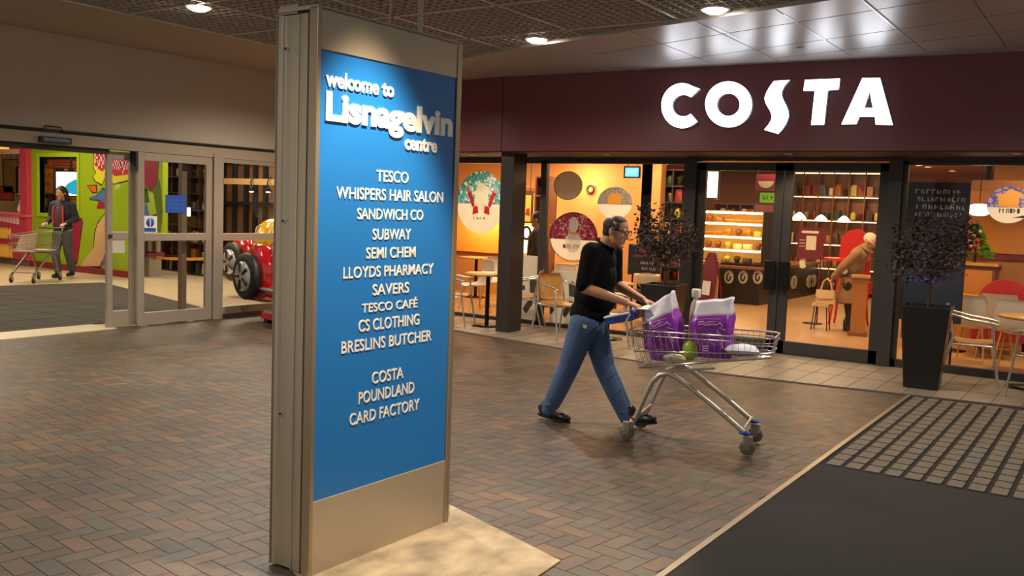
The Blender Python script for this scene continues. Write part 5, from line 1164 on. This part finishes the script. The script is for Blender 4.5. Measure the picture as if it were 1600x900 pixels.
# ================================================================== SUPERMARKET LOBBY
def slab(mb, px0, py0, px1, py1, Y, d=.05):
    x0, x1, z0, z1 = pw_(px0, py0, px1, py1, Y); return mb.box(x0, x1, Y, Y+d, max(z0, .0), z1)
YM = 11.4
hx0, hx1 = at(47.5, 330, YM).x, at(206, 330, YM).x; hx2 = at(254, 330, YM).x; hz2 = at(230, 374, YM).z
wx0, wx1, wz0, wz1 = pw_(62, 245, 122, 334, YM)
mu = thing('mural_hoarding', 'lime green cartoon mural hoarding with a window, behind the person with the trolley', 'mural', (hx0, YM, 0))
def ml_(x): return x-hx0
g = MB().box(0, ml_(wx0), 0, .12, 0, 3.3).box(ml_(wx1), hx1-hx0, 0, .12, 0, 3.3).box(ml_(wx0), ml_(wx1), 0, .12, 0, wz0).box(ml_(wx0), ml_(wx1), 0, .12, wz1, 3.3)
g.box(hx1-hx0, hx2-hx0, 0, .12, hz2, 3.3)
g.build('panel', green, mu)
f = MB(); f.box(ml_(wx0)-.08, ml_(wx0), -.03, .12, wz0-.08, wz1+.08).box(ml_(wx1), ml_(wx1)+.08, -.03, .12, wz0-.08, wz1+.08).box(ml_(wx0), ml_(wx1), -.03, .12, wz1, wz1+.08).box(ml_(wx0), ml_(wx1), -.03, .12, wz0-.08, wz0)
wf = f.build('window_frame', mat('lime trim', '#9cb41e', .45), mu); MB().box(ml_(wx0), ml_(wx1), .05, .058, wz0, wz1).build('pane', clear, wf)
def mp(name, pts, m, lift=.0, outline=None):
    P_ = [at(x, y, YM)-V((hx0, YM, 0)) for x, y in pts]
    if outline:
        c = sum(P_, V((0, 0, 0)))/len(P_); O_ = [p+(p-c).normalized()*.035 for p in P_]; MB().prism([p+V((0, -.002-lift, 0)) for p in O_], (0, -.002, 0)).build(name+'_outline', outline, mu)
    return MB().prism([p+V((0, -.005-lift, 0)) for p in P_], (0, -.002, 0)).build(name, m, mu)
ink = mat('mural ink', '#14140e', .6); mred = mat('mural crimson', '#8e1638', .5); mpeach = mat('mural peach', '#c9a070', .55); mblue = mat('mural blue', '#44689a', .5); mvio = mat('mural violet', '#6a5a98', .5); mor = mat('mural orange', '#c8581e', .5); mdk = mat('mural dark green', '#4d6a14', .5); mlt = mat('mural pale green', '#b4c84a', .5)
mp('crimson_print', [(108, 414), (115, 352), (120, 344), (127, 343), (129, 350), (121, 408), (117, 412)], mred, 0, ink)
mp('hand_print', [(126, 416), (138, 398), (147, 387), (149, 364), (153, 350), (160, 340), (166, 333), (168, 340), (163, 352), (168, 350), (172, 352), (172, 376), (164, 397), (158, 416)], mpeach, 0, ink)
mp('sleeve_print', [(157, 414), (163, 400), (174, 394), (174, 414)], mvio)
mp('burst_print', [(147, 262), (148, 238), (167, 238), (186, 240), (205, 243), (206, 280), (190, 284), (178, 287), (165, 276), (160, 288), (150, 283), (146, 276), (151, 270)], mat('mural yellow', '#c9c01e', .5), .004, ink)
mp('burst_red', [(149, 258), (149, 239), (204, 242), (204, 272), (180, 275), (166, 262), (160, 268)], mat('mural red', '#b02038', .5), .010)
kk = MB(); R = random.Random(8)
for k in range(16):
    p = at(152+k*3.3, 247+k*.7+R.uniform(-3, 10), YM)-V((hx0, YM, 0)); kk.box(p.x-.05, p.x+.05, -.022, -.018, p.z-.02, p.z+.03); kk.box(p.x-.05, p.x-.02, -.022, -.018, p.z-.10, p.z+.09)
kk.build('burst_lettering', mat('mural pale pink', '#d8b0b8', .5), mu)
mp('blue_print', [(141, 309), (152, 306), (160, 295), (167, 299), (168, 320), (156, 312), (143, 312)], mblue, 0, ink); mp('red_print', [(151, 326), (155, 312), (165, 318), (168, 325), (158, 326)], mred); mp('red_print', [(137, 290), (150, 290), (151, 300), (145, 300)], mor, 0, ink)
mp('dark_leaf_print', [(220, 252), (240, 258), (250, 285), (255, 330), (250, 365), (228, 340), (212, 300)], mdk); mp('pale_leaf_print', [(206, 300), (222, 292), (240, 302), (246, 340), (232, 365), (215, 345), (206, 352)], mlt); mp('blue_print', [(212, 318), (230, 320), (236, 345), (214, 342)], mblue, .004)
mp('red_print', [(214, 246), (248, 250), (246, 285), (236, 298), (226, 285), (216, 280)], mred, .006)
MB().box(0, hx1-hx0, -.06, 0, 0, .13).build('plinth', mat('crimson plinth', '#7c1c28', .5), mu)
# things seen through the mural window
tv = thing('television', 'bright white and cyan television screen behind the mural window', 'television', tuple(at(108, 287, 12.3)))
MB().box(-.55, .55, 0, .06, -.30, .30).build('housing', MATS['black plastic'], tv); MB().tube([(0, .05, .3), (0, .05, 3.5-tv.location.z)], .025, 8).build('ceiling_pole', MATS['dark metal'], tv); MB().box(-.52, .52, -.01, 0, -.27, .27).build('screen', mat('white screen', '#e6f2f6', .3, emit=2.6, ecol='#e8f4ff'), tv); MB().prism([(x, -.014, z) for x, z in ((-.3, -.2), (.52, -.27), (.52, .12), (.25, .1), (-.05, .0))], (0, .004, 0)).build('cyan_picture', mat('cyan screen', '#1f95ba', .3, emit=.9, ecol='#1f9ac4'), tv)
for lb, a_, cc_, nm in [('yellow lettered sign board low behind the mural window', (88, 302, 122, 328), '#b89a1a', 'sign_board'), ('red brown overhead sign board behind the mural window', (75, 250, 120, 262), '#8c3a26', 'sign_board'), ('orange shelf sign behind the head of the person with the trolley', (64, 262, 84, 302), '#a8742e', 'sign_board')]:
    t, a, b = board(nm, lb, 'sign', *a_, 12.6+.17*len(lb)%.5, mat('board '+cc_, cc_, .5, 0, .2, 4), dwood, hold='hang', top=3.5); scribble(t, a, b, pblk, 2, len(lb))
inf = shelf_unit('shop_shelf', 'dark supermarket shelving deep behind the mural window', 58, 244, 128, 420, 13.6, 6, 4, dwood); stock(inf, 6, 'the shelving behind the mural window', 41, 8)
# pink stall
pink = mat('pink counter', '#c43a56', .45, 0, .06, 3); YP = 11.3
sx0, sx1 = at(-60, 330, YP).x, at(43, 330, YP).x
ps = thing('kiosk', 'pink kiosk counter with amber panels and a pink framed window, beside the green mural', 'kiosk', (sx0, YP, 0)); Wk = sx1-sx0
zc_ = at(20, 338, YP).z; zt = at(20, 240, YP).z
MB().box(0, Wk, -.02, .5, .14, zc_).build('counter_front', pink, ps); MB().box(0, Wk, .0, .5, 0, .14).build('plinth', mat('brown plinth', '#6a5440', .6), ps); MB().box(-.02, Wk+.02, -.06, .55, zc_, zc_+.06).build('worktop', mat('rose worktop', '#d8586e', .35), ps)
MB().box(Wk-.28, Wk, -.02, .16, zc_+.06, 3.3).build('corner_post', pink, ps); MB().box(0, Wk-.28, -.02, .16, zt, zt+.1).build('lintel', mat('pale lintel', '#d9a890', .5), ps); MB().box(0, Wk-.75, .02, .2, zt+.1, 3.3).build('lit_header', mat('amber header', '#f0b050', .5, emit=.9, ecol='#ffb84a'), ps); MB().box(Wk-.75, Wk-.28, .0, .2, zt+.1, 3.3).build('header', pink, ps)
for px0, py0, px1, py1 in ((-20, 355, 16, 372), (-20, 381, 18, 401)):
    x0, x1, z0, z1 = pw_(px0, py0, px1, py1, YP-.03); o = MB().box(x0-sx0, x1-sx0, -.05, -.02, z0, z1).build('amber_panel', mat('amber panel', '#d99a3a', .5, emit=.25, ecol='#e0a040'), ps); MB().box(x0-sx0, x1-sx0, -.06, -.05, z1-.03, z1).box(x1-sx0-.03, x1-sx0, -.06, -.05, z0, z1).box(x0-sx0, x1-sx0, -.06, -.05, z0, z0+.03).build('panel_edge', mat('yellow edge', '#d8b84a', .5), o)
gl_ = MB(); R = random.Random(2)
for k in range(6):
    p = at(1+k*5.2, 339+k*.9, YP-.03); gl_.box(p.x-sx0-.05, p.x-sx0+.05, -.03, -.02, p.z-.10, p.z+.10); 
gl_.build('lettering', mat('pink white print', '#e6b8bc', .5), ps)
for lb, a_, cc_ in [('tall dark shutter panel inside the pink kiosk window', (6, 250, 28, 300), '#6a5a34'), ('red produce poster inside the pink kiosk window', (0, 292, 20, 312), '#a02c26'), ('pale window frame panel deep in the pink kiosk', (26, 262, 36, 305), '#b8a070')]:
    t, a, b = board('wall_poster', lb, 'poster', *a_, 12.4, mat('board '+cc_, cc_, .5, 0, .2, 4), dwood, hold='hang', top=3.5)
vs_ = thing('vase', 'white jug on the pink kiosk worktop near the corner post', 'jug', (at(34, 335, YP+.2).x, YP+.2, zc_+.061)); MB().lathe([(0, 0), (.07, 0), (.10, .10), (.06, .22), (.05, .28), (.06, .30), (0, .27)], 18).build('body', mat('white ceramic', '#d8cdb8'), vs_); MB().tube([(.06, 0, .25), (.13, 0, .22), (.13, 0, .14), (.09, 0, .09)], .012, 6).build('handle', MATS['white ceramic'], vs_)
# --- trolley and its pusher
t2 = trolley('shopping_trolley', 'empty grey shopping trolley with a beige liner in front of the pink kiosk', (-17.37, 9.90, 0), math.radians(-60), mat('dark trolley tube', '#7c766c', .4, .6), mat('dull wire', '#8a8378', .4, .6), MATS['black plastic'], mat('grey cap', '#4a4844', .5), mat('grey cap', '#4a4844'), mat('black tyre', '#141312', .7), True)
ln = MB().prism([(.10, 0, .56), (.70, 0, .62), (.55, 0, .86), (.02, 0, .90)], (0, .01, 0)); ln.v = [(x, y-.22, z) for x, y, z in ln.v]; ln.build('liner', mat('beige liner', '#b8a58e', .6), t2); MB().box(.08, .9, -.2, .2, .575, .60).build('tray', MATS['beige liner'], t2)
pe = thing('person', 'person with long dark hair in a navy jacket pushing the empty grey trolley', 'person', (-17.66, 10.36, 0), math.radians(-62)); pe.scale = (1.05,)*3
b = MB(); HDc = (.05, 0, 1.60)
for q, k_, a_ in ((-1, (.10, -.09, .48), (.02, -.09, .10)), (1, (-.02, .09, .48), (-.16, .09, .12))):
    b.cone((0, q*.09, .88), .085, k_, .055); b.cone(k_, .052, a_, .036); b.cone(V(a_)-V((0, 0, .03)), .036, V(a_)+V((.12, 0, -.065)), .026); el = (-.03, q*.25, 1.12); wr_ = (.22, q*.19, 1.03); b.cone((0, q*.18, 1.38), .05, el, .042); b.cone(el, .04, wr_, .026); hand(b, wr_, (1, 0, -.1), (0, 0, -1), (0, -q, .1), 1, (35, 50, 40))
b.cone((0, 0, .92), .12, (0, 0, 1.32), .13); b.cone((0, -.12, 1.39), .058, (0, .12, 1.39), .058); b.cone((0, 0, 1.42), .052, (.03, 0, 1.52), .05); P = head(b, HDc, Ry(8)); remesh(b.build('body', skin, pe), .008, 4); eyes(pe, P)
c = MB(); c.ell((0, 0, 1.22), (.16, .19, .26)); c.ell((0, 0, .98), (.155, .18, .16)); c.cone((0, -.12, 1.38), .085, (0, .12, 1.38), .085)
for q in (-1, 1): c.cone((0, q*.18, 1.37), .075, (-.03, q*.25, 1.12), .062); c.cone((-.03, q*.25, 1.12), .062, (.19, q*.19, 1.04), .045)
jk = remesh(c.build('jacket', mat('navy jacket', '#1d2133', .75), pe), .010, 4); MB().ell((.13, 0, 1.15), (.045, .10, .20)).build('shirt_front', mat('plum jumper', '#5a2a3a', .8), pe)
for q in (-1, 1): MB().tube([(.15, q*.09, 1.36), (.165, q*.10, 1.2), (.16, q*.10, 1.0)], .014, 6).build('lining', mat('orange lining', '#c24a1e', .6), pe)
tr = MB()
for q, k_, a_ in ((-1, (.10, -.09, .48), (.02, -.09, .12)), (1, (-.02, .09, .48), (-.16, .09, .14))): tr.cone((0, q*.085, .84), .105, k_, .078); tr.cone(k_, .078, a_, .062)
remesh(tr.build('trousers', mat('grey trousers', '#4a4a50', .8), pe), .010, 3)
h = MB(); h.ell(P(-.02, 0, .04), (.108, .092, .098)); h.cone(P(-.07, 0, .02), .085, (-.10, 0, 1.38), .10); h.cone((-.10, 0, 1.38), .10, (-.12, .0, 1.20), .06); remesh(h.build('hair', hairm, pe), .009, 4)
for q, a_ in ((-1, (.02, -.09, .05)), (1, (-.16, .09, .07))): f = MB(); f.cone(a_, .048, V(a_)+V((.15, 0, -.012)), .036); f.ell(V(a_)+V((.05, 0, -.02)), (.12, .042, .025)); remesh(f.build('shoe', MATS['black leather'], pe), .008, 3)
# --- behind the sliding door glass
sv = thing('magazine_stand', 'low plum coloured stand with a pale skirt seen through the sliding door', 'stand', (at(212, 400, 12.0).x, 12.0, 0)); zz = at(215, 398, 12.0).z
MB().rbox(-.55, .75, -.2, .2, .5, zz, .04).build('shelf', mat('plum plastic', '#7a2a4a', .5), sv); MB().rbox(-.5, .7, -.15, .15, 0, .5, .03).build('base', mat('pale grey skirt', '#9a9082', .6), sv)
for i_, px in enumerate((224, 235, 247)):
    x = at(px, 400, 12.6).x; t = MB().lathe([(.075, 0), (.07, .02), (.055, .03), (.055, 1.25), (.07, 1.27), (.0, 1.28)], 16).build('bollard_post', mat('cream post', '#a99a84', .5)); t.location = (x, 12.6, 0); tag(t, ['cream post nearest the plum stand behind the sliding door', 'middle one of three cream posts behind the sliding door', 'cream post next to the dark gates behind the sliding door'][i_], 'post', 'cream posts')
for k, (px0, px1, lb) in enumerate([(252, 284, 'dark tall cabinet of shelves behind the sliding door beside the cream posts'), (293, 326, 'dark cabinet of stock behind the sliding door, next to the door post')]):
    inf = shelf_unit('stock_cabinet', lb, px0, 250, px1, 436, 13.2-.35*k, 7, 2, dwood); stock(inf, 7, 'the dark stock cabinet %s' % ('beside the cream posts', 'next to the door post')[k], 51+k, 4, fill=.8)
t, a, b = board('lit_sign', 'small white lit sign high between the dark cabinets and the door post', 'sign', 319, 292, 327, 318, 12.8, mat('cool lit sign', '#d6e0e6', .4, emit=1.5, ecol='#d8e6f0'), dwood, hold='hang', top=3.5)
t, a, b = board('lit_sign', 'small white lit notice lower between the dark cabinets', 'sign', 289, 324, 296, 338, 12.7, MATS['cool lit sign'], None, hold='hang', top=3.5)
# belt barrier
bb_ = thing('belt_barrier', 'yellow belt stretched between two posts behind the sliding door', 'barrier', (0, 0, 0)); p0 = at(222, 398, 12.25); p1 = at(262, 404, 11.7); p2_ = at(335, 404, 11.2)
bb_.location = (p1.x, p1.y, 0); bm = MB(); q0 = [p0-bb_.location, (p0+p1)/2-V(bb_.location)-V((0, 0, .012)), V((0, 0, p1.z)), (p1+p2_)/2-V(bb_.location)-V((0, 0, .012)), p2_-V(bb_.location)]
for a, b in zip(q0, q0[1:]): bm.prism([V(a)+V((0, 0, .028)), V(b)+V((0, 0, .028)), V(b)-V((0, 0, .028)), V(a)-V((0, 0, .028))], (.003, .004, 0))
bm.build('belt', mat('yellow belt', '#c98a1e', .6), bb_)
for q in (q0[0], q0[-1]): MB().lathe([(.16, 0), (.15, .02), (.03, .04), (.03, q.z+.05), (.04, q.z+.06), (0, q.z+.08)], 16, (q.x, q.y, 0)).build('post', MATS['dark metal'], bb_)
# shop front across the lobby, seen through the fixed window
sf = thing('panelled_shopfront', 'brown panelled shop front with dark uprights across the lobby, seen through the fixed window', 'shop front', (at(330, 300, 13.4).x, 13.4, 0)); o = sf.location; x1 = at(520, 300, 13.4).x-o.x
MB().box(0, x1, .05, .15, 0, 3.3).build('panel', mat('brown panels', '#6a4a34', .6, 0, .25, 3, stretch=(1, 1, 5)), sf)
for px in (333, 349, 366, 384, 398, 414, 432, 452): x = at(px, 320, 13.4).x-o.x; MB().box(x-.05, x+.05, -.02, .05, 0, 3.3).build('upright', MATS['dark metal'], sf)
for py_ in (252, 318, 372): z = at(385, py_, 13.4).z; MB().box(0, x1, -.03, .05, z-.035, z+.035).build('rail', MATS['dark metal'], sf)
z = at(395, 284, 12.9).z; bx0 = at(353, 284, 12.9).x; bm = thing('light_beam', 'pale wooden beam carrying small clamp lamps behind the fixed window', 'beam', (bx0, 12.9, z)); MB().box(0, 3.2, -.05, .05, -.06, .06).build('beam', mat('pale pine', '#b08a58', .55, 0, .15, 5, stretch=(.2, 1, 1)), bm)
for px in (399, 425): x = at(px, 290, 12.9).x-bx0; c = MB(); c.tube([(x, 0, .06), (x, -.06, .10), (x, -.12, .0), (x, -.1, -.12)], .014, 6); a1 = c.build('lamp_arm', MATS['dark metal'], bm); MB().lathe([(.03, .05), (.075, -.05), (.065, -.05), (0, -.03)], 16, (x, -.1, -.15)).build('lamp_shade', MATS['dark metal'], a1); MB().ell((x, -.1, -.185), (.055, .055, .03)).build('bulb', mat('bulb', '#ffffff', .3, emit=9, ecol='#ffe6bc'), a1)
rd_ = MB().tube([(bx0+.3, 12.9, z+.05), (bx0+.3, 12.9, 3.5)], .012, 6).tube([(bx0+2.9, 12.9, z+.05), (bx0+2.9, 12.9, 3.5)], .012, 6).build('hanger', MATS['dark metal'], bm); rd_.matrix_parent_inverse = Matrix.Translation(bm.location).inverted()
# --- coin ride cars
cr = mat('ride red', '#b3141a', .18, 0, .04, 3, coat=.6); cy_ = mat('ride yellow', '#d8a008', .2, coat=.5); silver = mat('silver paint', '#b9b6b0', .3, .6)
def ride(label, loc, rz):
    t = thing('coin_ride_car', label, 'ride', loc, rz, 'coin operated ride cars')
    b = MB(); b.ell((.42, 0, .60), (.45, .30, .28)); b.ell((-.2, 0, .62), (.62, .33, .33)); b.ell((.28, 0, .76), (.42, .28, .28))
    for q in (-1, 1): b.ell((.50, q*.26, .62), (.36, .13, .36)); b.ell((-.52, q*.27, .58), (.34, .11, .32)); b.ell((.0, q*.28, .42), (.55, .08, .12))
    remesh(b.build('body', cr, t), .014, 6)
    y = MB(); y.ell((.02, 0, .92), (.36, .28, .34)); y.ell((-.35, 0, .92), (.36, .27, .38)); y.cone((.08, 0, .98), .20, (-.30, 0, 1.10), .20); remesh(y.build('seat_hood', cy_, t), .014, 6)
    for x in (.55, -.52):
        for q in (-1, 1):
            wl = MB().lathe([(.19, -.06), (.27, -.06), (.30, -.03), (.30, .03), (.27, .06), (.19, .06)], 32, (x, q*.40, .56), 'Y').build('wheel', mat('tyre black', '#161412', .5), t)
            hb_ = MB().lathe([(0, .085), (.08, .09), (.19, .072), (.20, .05), (0, .05)] if q > 0 else [(0, -.085), (.08, -.09), (.19, -.072), (.20, -.05), (0, -.05)], 24, (x, q*.40, .56), 'Y')
            ho = hb_.build('hub_cap', silver, wl); k_ = MB()
            for s_ in range(5): a_ = 2*PI*s_/5; k_.tube([(x+.05*math.cos(a_), q*.490, .56+.05*math.sin(a_)), (x+.17*math.cos(a_), q*.477, .56+.17*math.sin(a_))], [.018, .026], 6)
            k_.build('spokes', MATS['dark metal'], wl)
    MB().tube([(.20, -.24, .86), (.12, -.24, 1.12), (.08, -.12, 1.18), (.08, .12, 1.18), (.12, .24, 1.12), (.20, .24, .86)], .014, 8).build('windscreen_frame', silver, t)
    MB().rbox(.82, .90, -.30, .30, .36, .48, .04).build('bumper', silver, t)
    for q in (-1, 1): MB().ell((.80, q*.22, .64), (.05, .08, .08)).build('headlamp', mat('lamp glass', '#d8d4c8', .15), t); MB().ell((.1, q*.36, .42), (.22, .03, .025)).build('side_trim', silver, t)
    MB().rbox(-.45, .25, -.2, .2, .15, .38, .05).build('pedestal', cr, t); MB().rbox(-.75, .32, -.36, .36, .05, .13, .08).build('base', cr, t); MB().rbox(-.73, .30, -.34, .34, .13, .152, .08).build('tread_plate', silver, t)
    for x in (-.65, .2):
        for q in (-.28, .28): MB().rbox(x-.05, x+.05, q-.05, q+.05, 0, .05, .01).build('foot', MATS['black plastic'], t)
    return t
rd = ride('red coin ride car with yellow hood standing in front of the fixed window', (-9.60, 9.03, .002), math.radians(168)); rd.scale = (1.1, 1.1, 1.1)
dup(rd, (-12.1, 10.85, 0), math.radians(170), 'second red coin ride car behind the fixed window glass')
